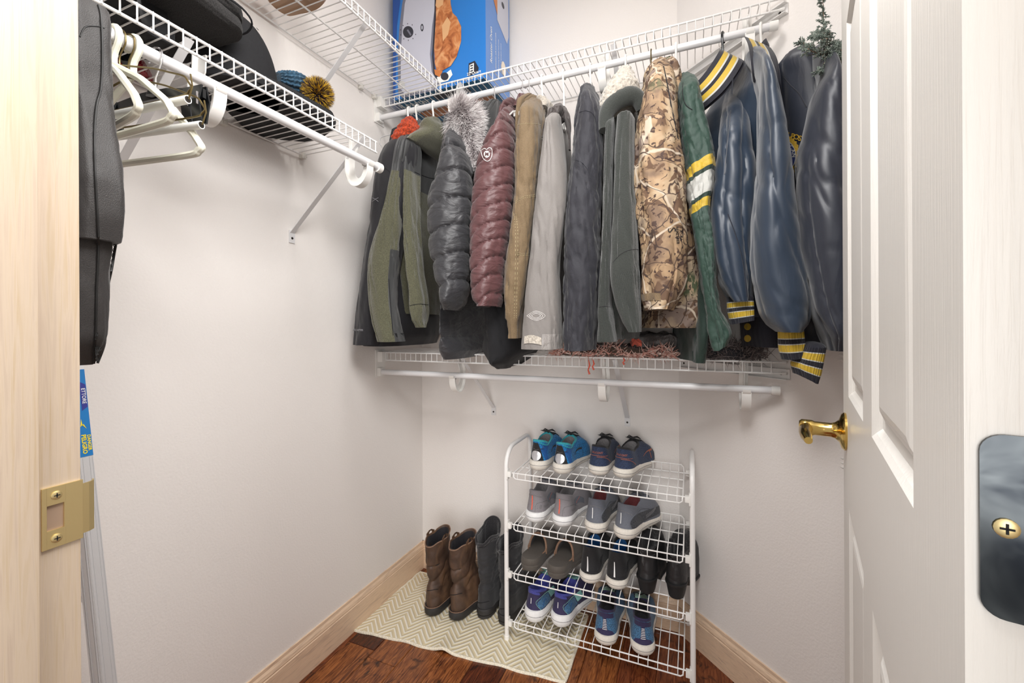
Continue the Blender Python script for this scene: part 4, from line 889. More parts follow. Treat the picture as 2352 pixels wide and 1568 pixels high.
# collar: leaning knit band
def collar(par, pts, cy, hgt, lean, dx=0.0, nm='collar'):
    """ring of ribbed knit with stripes: pts = lower edge pixels (closed loop on the near side), up by hgt"""
    N = 60; lo = cr(pts, N); A_ = [ony(x, y, c) for (x, y, c) in lo]; rings = []
    K = 16
    for j in range(K + 1):
        t = j / K; rings.append([p + V((lean[0] * t, lean[1] * t, hgt * t)) + V((0, 0, 0)) for p in A_])
    inner = [[p + V((.006, .008, -.001)) for p in r] for r in rings[::-1]]
    allr = rings + inner; mb = MB(); vs = [p for r in allr for p in r]; fs = []; ms = []
    for i in range(len(allr) - 1):
        for k in range(N - 1):
            fs.append((i * N + k, i * N + k + 1, (i + 1) * N + k + 1, (i + 1) * N + k)); j = (i + .5) / K
            m_ = 0
            if i < K:
                for a, b_, q in ((.20, .24, 2), (.24, .42, 1), (.42, .46, 2), (.56, .60, 2), (.60, .80, 1), (.80, .84, 2)):
                    if a <= j <= b_: m_ = q
            ms.append(m_)
    mb.add(vs, fs, ms); return mb.build(nm, ['navy_rib', 'yellow_band', 'white_band'], par)
c13 = collar(g13, [(1610, 254, -.47), (1632, 236, -.50), (1662, 208, -.515), (1688, 174, -.505), (1706, 143, -.48), (1704, 136, -.42)], 0, .062, (-.056, .03))
dline('piping', [(1622, 240), (1650, 222), (1672, 200), (1690, 170)], .0012, [b13], 'thread_black', g13)
dline('seam', [(1683, 180), (1678, 260), (1670, 340), (1664, 400)], .0012, [b13, s13], 'satin_navy_dark', g13); dline('seam', [(1672, 492), (1690, 540), (1706, 600), (1716, 680)], .0014, [s13], 'satin_navy_dark', g13)
for y in (750, 777): ddisc('snap', 1717, y, 8, 8, [w13], 'yellow_band', g13, off=.004)
g14 = garment('navy satin team jacket with round gold emblem, rightmost on the rod beside the door', 'jacket', 1765)
b14 = piece('body', [(124, 1802, 1872, dict(b=.07)), (140, 1778, 1893, dict(b=.11)), (180, 1770, 1915, dict(b=.14)), (260, 1765, 1928), (360, 1770, 1935), (500, 1780, 1940), (650, 1795, 1942), (760, 1810, 1942), (795, 1818, 1940)], 'satin_navy_dark', g14, cy=-.43, b=.14, phi=-.75, disp=make_disp('satin', .005, 101, folds=2), seg=90)
s14 = piece('sleeve', [(185, 1872, 1930), (220, 1862, 1940), (290, 1846, 1946), (360, 1830, 1950), (480, 1827, 1955), (567, 1831, 1958), (654, 1845, 1955), (719, 1856, 1950), (770, 1876, 1945), (804, 1892, 1935)], 'satin_navy_dark', g14, cy=-.59, b=.075, top=(128, 1850, 1900), disp=make_disp('satin', .0045, 102, folds=2), seg=90)
cuff(g14, [(796, 1832, 1896), (820, 1822, 1892), (845, 1816, 1886), (868, 1822, 1878)], -.57, .05, stripes=ST, shear=-.55)
c14 = collar(g14, [(1793, 216, -.50), (1790, 188, -.52), (1786, 156, -.51), (1778, 126, -.47), (1766, 106, -.41)], 0, .045, (-.062, .0))
piece('collar_tip', [(91, 1755, 1759, dict(b=.012)), (104, 1744, 1761), (120, 1740, 1764), (136, 1742, 1762)], 'navy_rib', g14, cy=-.37, b=.03, openb=0, seg=32)
T14 = [b14, b13, s14]
ex, ey = 1803, 358
ddisc('emblem', ex, ey, 33, 46, T14, 'emblem_gold', g14, r_in=.72, off=.003, wob=.09, nn=60, label='gold stitched rays of the round emblem'); ddisc('emblem_ring', ex, ey, 24, 34, T14, 'emblem_blue', g14, r_in=.55, off=.003); ddisc('emblem_line', ex, ey, 25, 35.5, T14, 'white_band', g14, r_in=.95, off=.0034); ddisc('emblem_center', ex, ey, 14, 19, T14, 'emblem_bronze', g14, off=.003)
for ch, a in zip('ICAN', (-1.15, -.8, -.42, -.05)): dtext('lettering', ch, ex + 20 * cos(a), ey + 28 * sin(a), 12, a + pi / 2, T14, 'white_band', g14, off=.0045, bold=.02)
for ch, x, y, r_ in (('T', 1799, 310, -.05), ('T', 1808, 311, 0), ('P', 1821, 313, .12), ('O', 1829, 315, .16), ('S', 1837, 318, .22)): dtext('lettering', ch, x, y, 17, r_, T14, 'emblem_gold', g14, off=.004, bold=.02)
dtext('lettering', 'I', 1823, 408, 15, 0, T14, 'emblem_gold', g14, off=.004, bold=.02)
dline('seam', [(1798, 175), (1815, 195), (1835, 215), (1852, 246)], .0012, [b14], 'navy_rib', g14)

# ============================================================= HANGERS ON THE BACK ROD
def hook_pts(c, lat, r, drop, gauge=0):
    """hook over a rod centred c; lat = direction of the hanger plane"""
    P = [c + lat * (-r) * cos(.5) + V((0, 0, -r * .5))]
    for k in range(13):
        a = pi + .35 - k * (pi + .35) / 12; P.append(c + lat * r * cos(a) + V((0, 0, r * sin(a))))
    P += [c + lat * r * .9 + V((0, 0, -r * .8)), c + lat * .001 + V((0, 0, -r - drop * .45)), c + V((0, 0, -r - drop))]
    return P
def hanger(label, px, py, mat, lat, rt_=.0026, r=.0155, drop=.05, span=.20, wire=False, grp=None, z=2.080, y=YR, name='clothes_hanger', x=None, slope=.09):
    c = ony(px, py, y) if x is None else V((x, y, z)); c = V((c.x, y, z)); lat = V(lat).normalized()
    t = thing(name, label, 'hanger', c, 0, grp); H = hook_pts(c, lat, r, drop)
    MB().tube([V(p) for p in cr([tuple(p) for p in H], 40)], rt_, 8).build('hook', mat, t)
    n_ = H[-1]; rb = rt_ * 1.15; bl = n_ + lat * span - V((0, 0, slope + .01)); br_ = n_ - lat * span - V((0, 0, slope + .01))
    P = [n_, n_ + lat * span * .5 - V((0, 0, slope * .45)), n_ + lat * (span - .012) - V((0, 0, slope)), bl + lat * .004 - V((0, 0, .012)), bl - lat * .012 - V((0, 0, .022)), br_ + lat * .012 - V((0, 0, .022)), br_ - lat * .004 - V((0, 0, .012)), n_ - lat * (span - .012) - V((0, 0, slope)), n_ - lat * span * .5 - V((0, 0, slope * .45)), n_]
    Q_ = []
    for a_, b_ in zip(P[:-1], P[1:]): Q_ += [a_.lerp(b_, .12), a_.lerp(b_, .5), a_.lerp(b_, .88)]
    Q_ = [V(p) for p in cr([tuple(p) for p in [P[0]] + Q_ + [P[-1]]], 72)]
    MB().tube(Q_, rb, 8).build('frame', mat, t); return t
yl = (0, -1, 0)
for px, mat, lab, lt in ((943, 'plastic_white', 'white plastic hanger holding the orange scarf, leftmost on the back rod', (.1, -1, 0)),
    (962, 'plastic_white', 'white plastic hanger behind the orange scarf holding the black jacket', (0, -1, 0)), (1000, 'plastic_white', 'white plastic hanger carrying the olive fleece', (0, -1, 0)),
    (1142, 'grey_metal', 'thin grey wire hanger of the slate jacket, before the blue box', (0, -1, 0)), (1206, 'grey_metal', 'thin wire hanger above the mauve puffer', (0, -1, 0)), (1221, 'grey_metal', 'thin wire hanger above the tan canvas coat', (0, -1, 0)),
    (1249, 'plastic_white', 'white plastic hanger behind the tan coat', (0, -1, 0)), (1298, 'plastic_white', 'white plastic hanger of the light grey softshell', (0, -1, 0)), (1360, 'plastic_white', 'white plastic hanger of the navy parka, beside the middle rod hook', (0, -1, 0)),
    (1440, 'plastic_white', 'white plastic hanger in the sherpa lined hoodie', (.1, -1, 0)), (1499, 'bronze_wire', 'thin bronze wire hanger in the camouflage coat', (0, -1, 0)), (1556, 'plastic_white', 'white plastic hanger of the green jacket', (0, -1, 0)),
    (1664, 'black_plastic', 'black plastic hanger of the navy jacket with the striped collar', (-.25, -1, 0)), (1752, 'plastic_white', 'thick white hanger at the right end of the back rod', (-.3, -1, 0))):
    hanger(lab, px, 744 - 0, mat, lt, rt_=.0019 if 'wire' in lab else .0036, drop=.08 if px > 1600 else .125, span=.02, slope=.02)
# ============================================================= SHOES
def tab(T, x):
    for i in range(len(T) - 1):
        if x <= T[i + 1][0]:
            t = (x - T[i][0]) / (T[i + 1][0] - T[i][0]); t = max(0, min(1, t)); t = t * t * (3 - 2 * t) if len(T) < 4 else t
            return T[i][1] + (T[i + 1][1] - T[i][1]) * t
    return T[-1][1]
FW = [(0, .030), (.08, .0325), (.2, .0335), (.35, .0330), (.5, .0375), (.65, .0450), (.75, .0465), (.85, .0435), (.93, .036), (1, .028)]
def foot_loop(n, s0, s1, wsc, L, side, rh=.13, rf=.22, zf=None):
    """closed foot shaped loop from s0 (heel) to s1 (front) in unit length"""
    P = []
    for k in range(n):
        t = k / n * 2 * pi; c = -cos(t); u = (c + 1) / 2; sg = 1 if t < pi else -1
        u2 = u
        s = s0 + (s1 - s0) * u2; ln = s1 - s0
        w = tab(FW, s)
        dh = (s - s0) / rh; df = (s1 - s) / rf
        if dh < 1: w *= sqrt(max(0, 1 - (1 - dh) ** 2))
        if df < 1: w *= sqrt(max(0, 1 - (1 - df) ** 2))
        bend = side * .010 * max(0, s - .35) ** 1.2
        asym = 1.0 + (.06 * side * sg if .35 < s < .8 else 0)
        P.append((sg * w * wsc * asym + bend, s * L, s, zf(s) if zf else 0))
    return P
def resample(P, n):
    """even spacing around the loop so the ends stay round"""
    pts = [V((p[0], p[1], 0)) for p in P]; N = len(pts); cum = [0]
    for i in range(N): cum.append(cum[-1] + (pts[(i + 1) % N] - pts[i]).length)
    out = []
    for k in range(n):
        d = cum[-1] * k / n; i = 0
        while cum[i + 1] < d: i += 1
        t = (d - cum[i]) / max(1e-9, cum[i + 1] - cum[i]); a, b = P[i], P[(i + 1) % N]
        out.append(tuple(a[j] + (b[j] - a[j]) * t for j in range(4)))
    return out
def sneaker(name, label, heel, rz, side, up_, lining, sole, outs, L=.285, ws=1.0, sh=.033, hh=.068, hc=.098, trim=None, laces='thread_black', bulge=.004, group='running shoes on the rack', z=None, toe_up=.008, pitch=0.0, tongue=None):
    t = thing(name, label, 'shoe', heel, rz, group); M = wm(t); n = 56
    if pitch: t.rotation_euler = (pitch, 0, rz); M = wm(t)
    zt = lambda s: toe_up * max(0, (s - .7) / .3) ** 2
    soleh = lambda s: sh * (1 - .35 * max(0, min(1, (s - .25) / .5)))
    R = []
    for k, (z_, w_, e_) in enumerate(((0, .84, .02), (.12, .97, .0), (.45, 1.07, -.022), (.8, 1.05, -.016), (1.0, .99, -.004), (1.04, .90, .012))):
        lp = resample(foot_loop(140, e_, 1.0 - e_ * .6, w_ * ws, L, side), n)
        R.append([M @ V((x, y, zt(s) + soleh(s) * z_ + (bulge * .3 * sin(s * 16) if k in (2, 3) else 0))) for x, y, s, _ in lp])
    so = MB().rings(R); sole_o = MB(); sole_o.v, sole_o.f, sole_o.m = so.v, so.f, so.m; so_ = sole_o.build('midsole', sole, t)
    R = []
    for z_, w_, e_ in ((-.0035, .80, .03), (-.0035, .86, .025), (.003, .93, .012)):
        lp = resample(foot_loop(140, e_, 1.0 - e_ * .6, w_ * ws, L, side), n); R.append([M @ V((x, y, zt(s) + z_ + .0035)) for x, y, s, _ in lp])
    MB().rings(R).build('outsole', outs, so_)
    # upper
    K = 13; R = []
    def rimz(s, u):  # rim height along the opening
        return tab([(0, hh + .012), (.10, hh + .004), (.26, hh - .014), (.42, hh + .004), (.60, hh + .030)], s)
    for k in range(K + 1):
        q = k / K; s1 = tab([(0, .985), (.15, .975), (.3, .94), (.45, .87), (.6, .76), (.75, .64), (.88, .54), (1, .50)], q)
        s0 = .012 + .028 * sin(q * pi * .9) + .012 * q; w_ = tab([(0, 1.0), (.2, .99), (.5, .91), (.8, .80), (1, .75)], q) * ws
        lp = resample(foot_loop(140, s0, s1, w_, L, side, rf=.22 if q < .5 else .16), n)
        ring = []
        for x, y, s, _ in lp:
            b = soleh(s) * .93 + zt(s); ring.append(M @ V((x, y, b + (rimz(s, q) - soleh(s) * .4 + .012) * q if s > 10 else b + (rimz(min(s, .6), q)) * q)))
        R.append(ring)
    top = R[-1]; c = sum(top, V()) / n; nb = len(R)
    R.append([c.lerp(p, .92) + V((0, 0, .002)) for p in top]); R.append([c.lerp(p, .84) - V((0, 0, .004)) for p in top]); R.append([c.lerp(p, .86) - V((0, 0, .030)) for p in top]); R.append([c.lerp(p, .8) - V((0, 0, .052)) for p in top])
    mats = [up_, trim or up_, lining]
    u_ = MB().rings(R, mf=lambda i, k: 0 if i < nb - 2 else 1 if i < nb + 1 else 2).build('upper', mats, t)
    # tongue and laces
    ty = .50 * L; mb = MB(); P = []
    zr = rimz(.5, 1) + soleh(.5)
    R2 = []
    for k in range(6):
        q = k / 5; y = ty + .035 * (1 - q) - .034 * q; zz = zr - .012 + .026 * q; w_ = .019 + .004 * q
        R2.append([M @ V((w_ * cos(a) + side * .002, y + .004 * sin(a), zz + .004 * abs(cos(a)) * -1)) for a in [2 * pi * i / 16 for i in range(16)]])
    mb.rings(R2).build('tongue', tongue or lining, t)
    bv = bvh(u_); ls = MB()
    for i in range(5):
        y = (.47 + .052 * i) * L; y2 = y + .012; pts = []
        for j in range(9):
            x = -.021 + .042 * j / 8; yy = y + (y2 - y) * abs(j / 4 - 1); a = M @ V((x, yy, .3)); h_ = bv.ray_cast(a, V((0, 0, -1)))
            if h_[0]: pts.append(h_[0] + V((0, 0, .0022)))
        if len(pts) > 3: ls.tube(pts, .0022, 6)
    h_ = M @ V((0, .475 * L, zr + .006))
    for sg in (-1, 1):
        ls.tube([h_ + M.to_3x3() @ V(p) for p in ((0, 0, 0), (sg * .016, .004, .005), (sg * .026, .010, -.004), (sg * .012, .012, -.001), (0, .002, 0))], .0018, 6)
    if ls.v: ls.build('laces', laces, t)
    global PROJ
    PROJ = (wm(t), 'heel'); dline('sole_line', [(-31 * ws, -sh * 560), (0, -sh * 600), (31 * ws, -sh * 560)], .0007, [so_], 'lining_grey', t, off=.0004)
    PROJ = (wm(t), 'right'); dline('sole_line', [(12, -sh * 560), (70, -sh * 420), (130, -sh * 470), (200, -sh * 380)], .0007, [so_], 'lining_grey', t, off=.0004); PROJ = None
    return t, u_, so_
heelpt = lambda px, py, z: onz(px, py, z)
Z1, Z2, Z3, Z4 = [z + .0065 for z in TZ]
def at_rack(px, py, z): p = onz(px, py, z); return V((p.x, p.y, z))

def LP(t, kind):
    global PROJ
    PROJ = (wm(t), kind) if t else None
PL, PR = 'left of its pair', 'right of its pair'
for side, px, py, lb in ((-1, 1230, 1081, 'bright blue running shoe with silver heel, left one of the top tier pair'), (1, 1285, 1089, 'bright blue running shoe with silver heel, right one of the top tier pair')):
    t, u, so = sneaker('running_shoe', lb, at_rack(px, py, Z1), -.06, side, 'mesh_blue', 'lining_grey', 'foam_white', 'outsole_blue', trim='teal_trim', hh=.072, sh=.036, laces='shoe_black', ws=1.06, tongue='shoe_black')
    T = [u]; LP(t, 'heel')
    dpatch('heel_counter', [(-29, -36), (-26, -66), (-16, -103)], [(27, -36), (18, -66), (6, -103)], T, 'shoe_black', t, nu=12, nv=11, off=.001)
    ddisc('silver_badge', -3, -55, 20, 18, T, 'silver_film', t, off=.0022); dline('stitch', [(-14, -80), (-4, -77), (8, -79)], .0006, T, 'lining_grey', t, off=.0022)
    LP(t, 'right'); dpatch('side_overlay', [(24, -38), (18, -70), (10, -96)], [(42, -38), (40, -66), (60, -84)], T, 'royal', t, nu=10, nv=5)
    dpatch('side_logo', [(75, -55), (110, -66), (140, -62)], [(75, -57), (112, -72), (150, -66)], T, 'shoe_black', t, nu=12, nv=3)
    dline('topline', [(14, -104), (36, -92), (62, -88), (92, -96)], .0022, T, 'teal_trim', t, off=.0005)
for side, px, py, lb, rz_ in ((-1, 1369, 1092, 'dark navy speckled running shoe with copper heel lettering, left of its pair', -.08), (1, 1424, 1098, 'dark navy speckled running shoe with copper heel lettering, right of its pair', -.22)):
    t, u, so = sneaker('running_shoe', lb, at_rack(px, py, Z1), rz_, side, 'navy_speckle', 'lining_grey', 'foam_white', 'black_rubber', trim='shoe_black', hh=.070, sh=.032, ws=1.10, laces='shoe_black', tongue='shoe_black')
    T = [u]; LP(t, 'heel'); dtext('lettering', 'SAUCONY', 0, -80, 11, 0, T, 'copper', t, off=.0018, sx=.8, bold=.015)
    dline('trim_line', [(-32, -66), (0, -70), (32, -66)], .0010, T, 'copper', t, off=.001); LP(t, 'right')
    dline('trim_line', [(8, -66), (30, -60), (60, -40)], .0010, T, 'copper', t, off=.001)
    dpatch('side_logo', [(130, -52), (160, -64), (196, -62)], [(130, -54), (162, -68), (206, -70)], T, 'copper', t, nu=12, nv=3); dline('lace_end', [(176, -70), (182, -50), (186, -36)], .0012, T, 'copper', t)
    dpatch('toe_overlay', [(214, -36), (240, -44)], [(214, -60), (240, -56)], T, 'shoe_black', t, nu=6, nv=6, off=.0008)
for side, px, py, lb in ((-1, 1222, 1200, 'light grey running shoe with coral heel stripe, left of its pair, second tier'), (1, 1285, 1210, 'light grey running shoe with coral heel stripe, right of its pair, second tier')):
    t, u, so = sneaker('running_shoe', lb, at_rack(px, py, Z2), -.08, side, 'shoe_grey', 'lining_grey', 'foam_bright', 'black_rubber', hh=.074, sh=.036, ws=1.12, laces='shoe_slate', tongue='shoe_slate')
    T = [u]; LP(t, 'heel'); dpatch('heel_stripe', [(-7, -46), (-6, -98)], [(-2, -46), (-1, -98)], T, 'coral', t, nu=10, nv=3, off=.0018)
    dline('overlay_line', [(9, -40), (9, -58), (16, -70), (30, -72)], .0009, T, 'lining_grey', t); dline('topline_seam', [(-28, -92), (0, -100), (28, -90)], .0008, T, 'lining_grey', t)
    if side < 0: dtext('lettering', '18', 22, -56, 17, 0, T, 'lining_grey', t, off=.002)
    LP(t, 'right'); dtext('lettering', 'TRIUMPH', 52, -52, 10, .12, T, 'lining_grey', t, off=.002); dline('overlay_line', [(22, -72), (60, -68), (100, -46)], .0009, T, 'lining_grey', t)
    dpatch('mesh_panel', [(72, -78), (110, -82), (150, -62)], [(72, -56), (110, -58), (150, -42)], T, 'knit_dark' if 0 else 'shoe_slate', t, nu=10, nv=6, off=.001); dpatch('side_logo', [(84, -62), (118, -76)], [(84, -64), (124, -80)], T, 'coral', t, nu=8, nv=3, off=.002)
for side, px, py, lb, rz_ in ((-1, 1362, 1226, 'slate grey running shoe with white heel line, left of its pair, second tier', -.08), (1, 1426, 1239, 'slate grey running shoe with white heel line, right of its pair, second tier', -.28)):
    t, u, so = sneaker('running_shoe', lb, at_rack(px, py, Z2), rz_, side, 'shoe_slate', 'lining_red', 'foam_white', 'sole_dark', hh=.076, sh=.036, ws=1.14, laces='shoe_slate', tongue='knit_dark')
    T = [u]; LP(t, 'heel'); dpatch('heel_line', [(-6, -52), (-6, -88)], [(-3, -52), (-3, -88)], T, 'white_gloss', t, nu=8, nv=3, off=.0018)
    dline('collar_seam', [(-28, -84), (0, -96), (24, -86), (32, -74)], .0009, T, 'lining_grey', t)
    LP(t, 'right'); dpatch('knit_panel', [(22, -38), (22, -60), (40, -76)], [(250, -36), (246, -48), (214, -62)], T, 'knit_dark', t, nu=10, nv=24, off=.0012)
    dline('panel_edge', [(20, -38), (20, -60), (38, -78), (96, -84), (150, -70)], .0014, T, 'shoe_slate', t, off=.0015)
    for k in range(3): dline('side_line', [(120, -46 - 4 * k), (155, -50 - 4 * k), (185, -62 - 3 * k)], .0008, T, 'lining_grey', t, off=.002)
for side, px, py, lb in ((-1, 1350, 1341, 'black running shoe with white heel line and blue lining, left of its pair'), (1, 1412, 1355, 'black running shoe with white heel line and blue lining, right of its pair')):
    t, u, so = sneaker('running_shoe', lb, at_rack(px, py, Z3), -.04, side, 'shoe_black', 'lining_blue', 'foam_white', 'foam_white', hh=.086, sh=.032, ws=1.12, trim='shoe_black', tongue='shoe_black')
    T = [u]; LP(t, 'heel'); dpatch('heel_line', [(-5, -42), (-5, -92)], [(1, -42), (-2, -92)], T, 'white_gloss', t, nu=8, nv=3, off=.0018)
    dline('sole_line', [(-30, -38), (0, -40), (30, -38)], .0014, T, 'lining_dark', t); LP(t, 'right')
    for k in range(5): dline('rib', [(22 + 8 * k, -44 - 2 * k), (34 + 10 * k, -62 - k), (58 + 9 * k, -76 + 2 * k)], .0016, T, 'shoe_black', t, off=.0)
for side, px, py, lb in ((-1, 1218, 1430, 'purple and teal running shoe with thick white sole, left one on the bottom tier'), (1, 1280, 1441, 'purple and teal running shoe with thick white sole, second on the bottom tier')):
    t, u, so = sneaker('running_shoe', lb, at_rack(px, py, Z4), -.16, side, 'purple_navy', 'violet', 'foam_bright', 'black_rubber', hh=.068, sh=.044, ws=1.12, trim='violet', laces='aqua', tongue='aqua')
    T = [u]; LP(t, 'heel'); dpatch('heel_line', [(-4, -66), (-4, -86)], [(-1, -66), (-1, -86)], T, 'white_gloss', t, nu=5, nv=3, off=.0018)
    dpatch('heel_band', [(-26, -96), (0, -104), (26, -96)], [(-24, -108), (0, -116), (24, -106)], T, 'violet', t, nu=12, nv=5, off=.001)
    LP(t, 'right'); dpatch('side_panel', [(22, -48), (18, -70), (40, -88)], [(100, -48), (90, -62), (84, -80)], T, 'mid_blue', t, nu=8, nv=12)
    dline('stitch', [(24, -46), (16, -62), (20, -80), (44, -90), (84, -84)], .0012, T, 'aqua', t, n=40, dash=1, off=.002); dline('side_line', [(34, -54), (52, -72), (70, -56)], .0016, T, 'royal', t)
    dpatch('side_mesh', [(84, -84), (130, -84)], [(100, -54), (140, -56)], T, 'aqua', t, nu=8, nv=6, off=.001)
for side, px, py, lb, rz_ in ((-1, 1388, 1484, 'blue running shoe with ladder striped heel, third on the bottom tier', .03), (1, 1478, 1508, 'blue running shoe with ladder striped heel, rightmost on the bottom tier', .17)):
    t, u, so = sneaker('running_shoe', lb, at_rack(px, py, Z4), rz_, side, 'mid_blue', 'lining_dark', 'foam_white', 'lining_grey', hh=.076, sh=.034, ws=1.16, trim='purple_navy', laces='shoe_black', tongue='mint')
    T = [u]; LP(t, 'heel')
    dpatch('heel_counter', [(-32, -36), (-24, -48), (-9, -56), (-6, -92)], [(32, -36), (24, -48), (9, -56), (6, -92)], T, 'purple_navy', t, nu=14, nv=10, off=.0012)
    dpatch('heel_band', [(-28, -88), (0, -92), (28, -86)], [(-27, -104), (0, -110), (27, -102)], T, 'purple_navy', t, nu=12, nv=5, off=.0012)
    for k in range(7): w = 8 - k * .55; dline('ladder_bar', [(-w, -54 - 5.2 * k), (w, -54 - 5.2 * k)], .0010, T, 'white_gloss', t, n=6, off=.0024)
LP(None, '')
# ---- backless clogs
def clog(label, loc, rz, side):
    t = thing('clog', label, 'shoe', loc, rz, 'clogs on the third tier'); M = wm(t); n = 56; L = .27; R = []
    for k, (z, w, e) in enumerate(((0, .92, .015), (.004, 1.0, .0), (.010, 1.02, -.004), (.0115, 1.0, 0), (.013, 1.03, -.006), (.020, 1.03, -.006), (.0215, 1.0, 0), (.023, 1.02, -.004), (.036, 1.0, .0), (.041, .95, .012))):
        lp = resample(foot_loop(140, e, 1 - e, w * 1.12, L, side), n); R.append([M @ V((x, y, z + .010 * max(0, (s - .7) / .3) ** 2 + (.006 * (1 - min(1, s / .3)) if k > 7 else 0))) for x, y, s, _ in lp])
    c = sum(R[-1], V()) / n; R.append([c.lerp(p, .8) - V((0, 0, .004)) for p in R[-1]])
    MB().rings(R).build('sole', 'clog_brown', t)
    # vamp: half dome shell over the front
    R = []
    for k in range(15):
        q = k / 14; s = .36 + .63 * q; w = tab(FW, s) * 1.12
        if s > .8: w *= sqrt(max(0.02, 1 - ((s - .8) / .2) ** 2))
        h = tab([(0, .062), (.3, .060), (.7, .042), (1, .010)], q); lean = .10 * (1 - q) ** 2
        R.append([M @ V((w * .98 * cos(a) + side * .010 * max(0, s - .35) ** 1.2, (s + lean * sin(a) * .6 - .0) * L, .034 + h * sin(a) ** .8 if sin(a) > 0 else .030)) for a in [pi * i / 20 for i in range(21)]])
    inner = [[p.lerp(sum(r, V()) / 21, .10) for p in r] for r in R]
    mb = MB(); m_ = 21
    for RR, fl in ((R, 0), (inner, 1)):
        mb.add([p for r in RR for p in r], [(i * m_ + k, i * m_ + k + 1, (i + 1) * m_ + k + 1, (i + 1) * m_ + k) for i in range(14) for k in range(20)], fl)
    mb.build('vamp', ['clog_brown', 'lining_dark'], t)
    MB().tube([p + V((0, 0, .001)) for p in R[0]], .0042, 8).build('leather_trim', 'clog_trim', t)
    for sg, i in ((1, 0), (-1, 20)):
        p = R[0][i] + V((0, 0, .012)); MB().tube([p + V((0, 0, .008)), p + M.to_3x3() @ V((0, -.010, .002)), p + M.to_3x3() @ V((-sg * .006, -.022, -.002))], [.003, .0028, .002], 6).build('lace_end', 'clog_trim', t)
    return t
clog('worn brown backless clog with leather trim, left one on the third tier', at_rack(1210, 1312, Z3), -.10, -1)
clog('worn brown backless clog with leather trim, right one, beside the black running shoes', at_rack(1270, 1330, Z3), -.16, 1)
# ---- boots
def boot(name, label, loc, rz, side, mat, solem, lin, L=.29, ws=1.05, shaft=.29, sh=.028, heelb=.03, rimm=None, flare=1.0, wr=.004, quilt=0, rimh=.0, dip=0.0, group=None, ankle=.10, seed=0, heel_taper=0, tag_=''):
    t = thing(name, label, 'boot', loc, rz, group); M = wm(t); n = 64; R = []
    if heelb:
        Rh = []
        for z, k in ((0, 1 - heel_taper), (heelb * .5, 1 - heel_taper * .5), (heelb, 1.0)):
            lp = resample(foot_loop(140, .0, .30, ws * k, L, side, rh=.14, rf=.05), n); c_ = .12 * L
            Rh.append([M @ V((x, c_ + (y - c_) * k, z)) for x, y, s, _ in lp])
        MB().rings(Rh).build('heel', solem, t)
    for k, (z, w, e) in enumerate(((0, .97, .012), (.2, 1.07, -.012), (.85, 1.07, -.014), (1.0, 1.0, 0))):
        lp = resample(foot_loop(140, e, 1 - e, w * ws, L, side), n)
        R.append([M @ V((x, y, (heelb * (1 - min(1, max(0, (s - .28) / .14)))) * (1 if z > 0 else 1) + sh * z + .010 * max(0, (s - .75) / .25) ** 2)) for x, y, s, _ in lp])
    so = MB().rings(R).build('sole', solem, t)
    base = lambda s: heelb * (1 - min(1, max(0, (s - .28) / .14))) + sh * .95 + .010 * max(0, (s - .75) / .25) ** 2
    K = 64; R = []; H = shaft
    for k in range(K + 1):
        q = k / K; z = q * H
        s1 = tab([(0, .985), (.015, .985), (.035, .97), (.055, .92), (.075, .80), (.10, .62), (ankle + .02, .50), (ankle + .05, .455), (.30, .46), (.6, .47)], z)
        s0 = .012 + .030 * math.exp(-((z - ankle) / .035) ** 2) - .02 * min(1, z / H)
        w = tab([(0, 1.0), (.03, 1.0), (.06, .93), (.10, .94), (.14, 1.04), (.25, 1.18 * flare), (.6, 1.25 * flare)], z) * ws
        lp = resample(foot_loop(140, s0, s1, w, L, side, rh=.22 if z > .08 else .14, rf=.22), n); ring = []
        for i, (x, y, s, _) in enumerate(lp):
            blend = max(0, 1 - z / .05); zz = base(s) * blend + (heelb + sh) * (1 - blend) * (1 if True else 0) + z
            if z > H * .6: zz += (z / H - .6) / .4 * (rimh * sin(2 * pi * i / n * 2 + .5) - dip * math.exp(-((s) / .06) ** 2) * .5 + dip * .6 * max(0, (s - .3) / .15))
            cx, cyy = side * .002, .24 * L; dx, dy = x - cx, y - cyy; l_ = sqrt(dx * dx + dy * dy) + 1e-6
            r = wr * (nz(x * 30 + seed, y * 30, zz * 26) * 1.0) - wr * .9 * ridge(atan2_(dx, dy) * .7 + seed, zz * 15, 2) ** 3 * (1.6 if .07 < z < .17 else .5)
            if quilt and z > .06 and z < H - .06: r += .0030 * (abs(sin(pi * zz / quilt + .3 * sin(atan2_(dx, dy)))) ** .5 - .6)
            ring.append(M @ V((x + dx / l_ * r, y + dy / l_ * r, zz)))
        R.append(ring)
    c = sum(R[-1], V()) / n; nb = len(R)
    R.append([c.lerp(p, .94) + V((0, 0, .003)) for p in R[nb - 1]]); R.append([c.lerp(p, .88) - V((0, 0, .003)) for p in R[nb - 1]]); R.append([c.lerp(p, .86) - V((0, 0, .09)) for p in R[nb - 1]]); R.append([c.lerp(p, .5) - V((0, 0, .16)) for p in R[nb - 1]])
    mats = [mat, rimm or mat, lin]; nr = 5 if rimm == 'boot_fleece' else 1
    u = MB().rings(R, mf=lambda i, k: 0 if i < nb - nr else 1 if i < nb + 1 else 2).build('shaft', mats, t)
    return t, u, so, R[nb - 1]
def atan2_(a, b): return math.atan2(a, b)
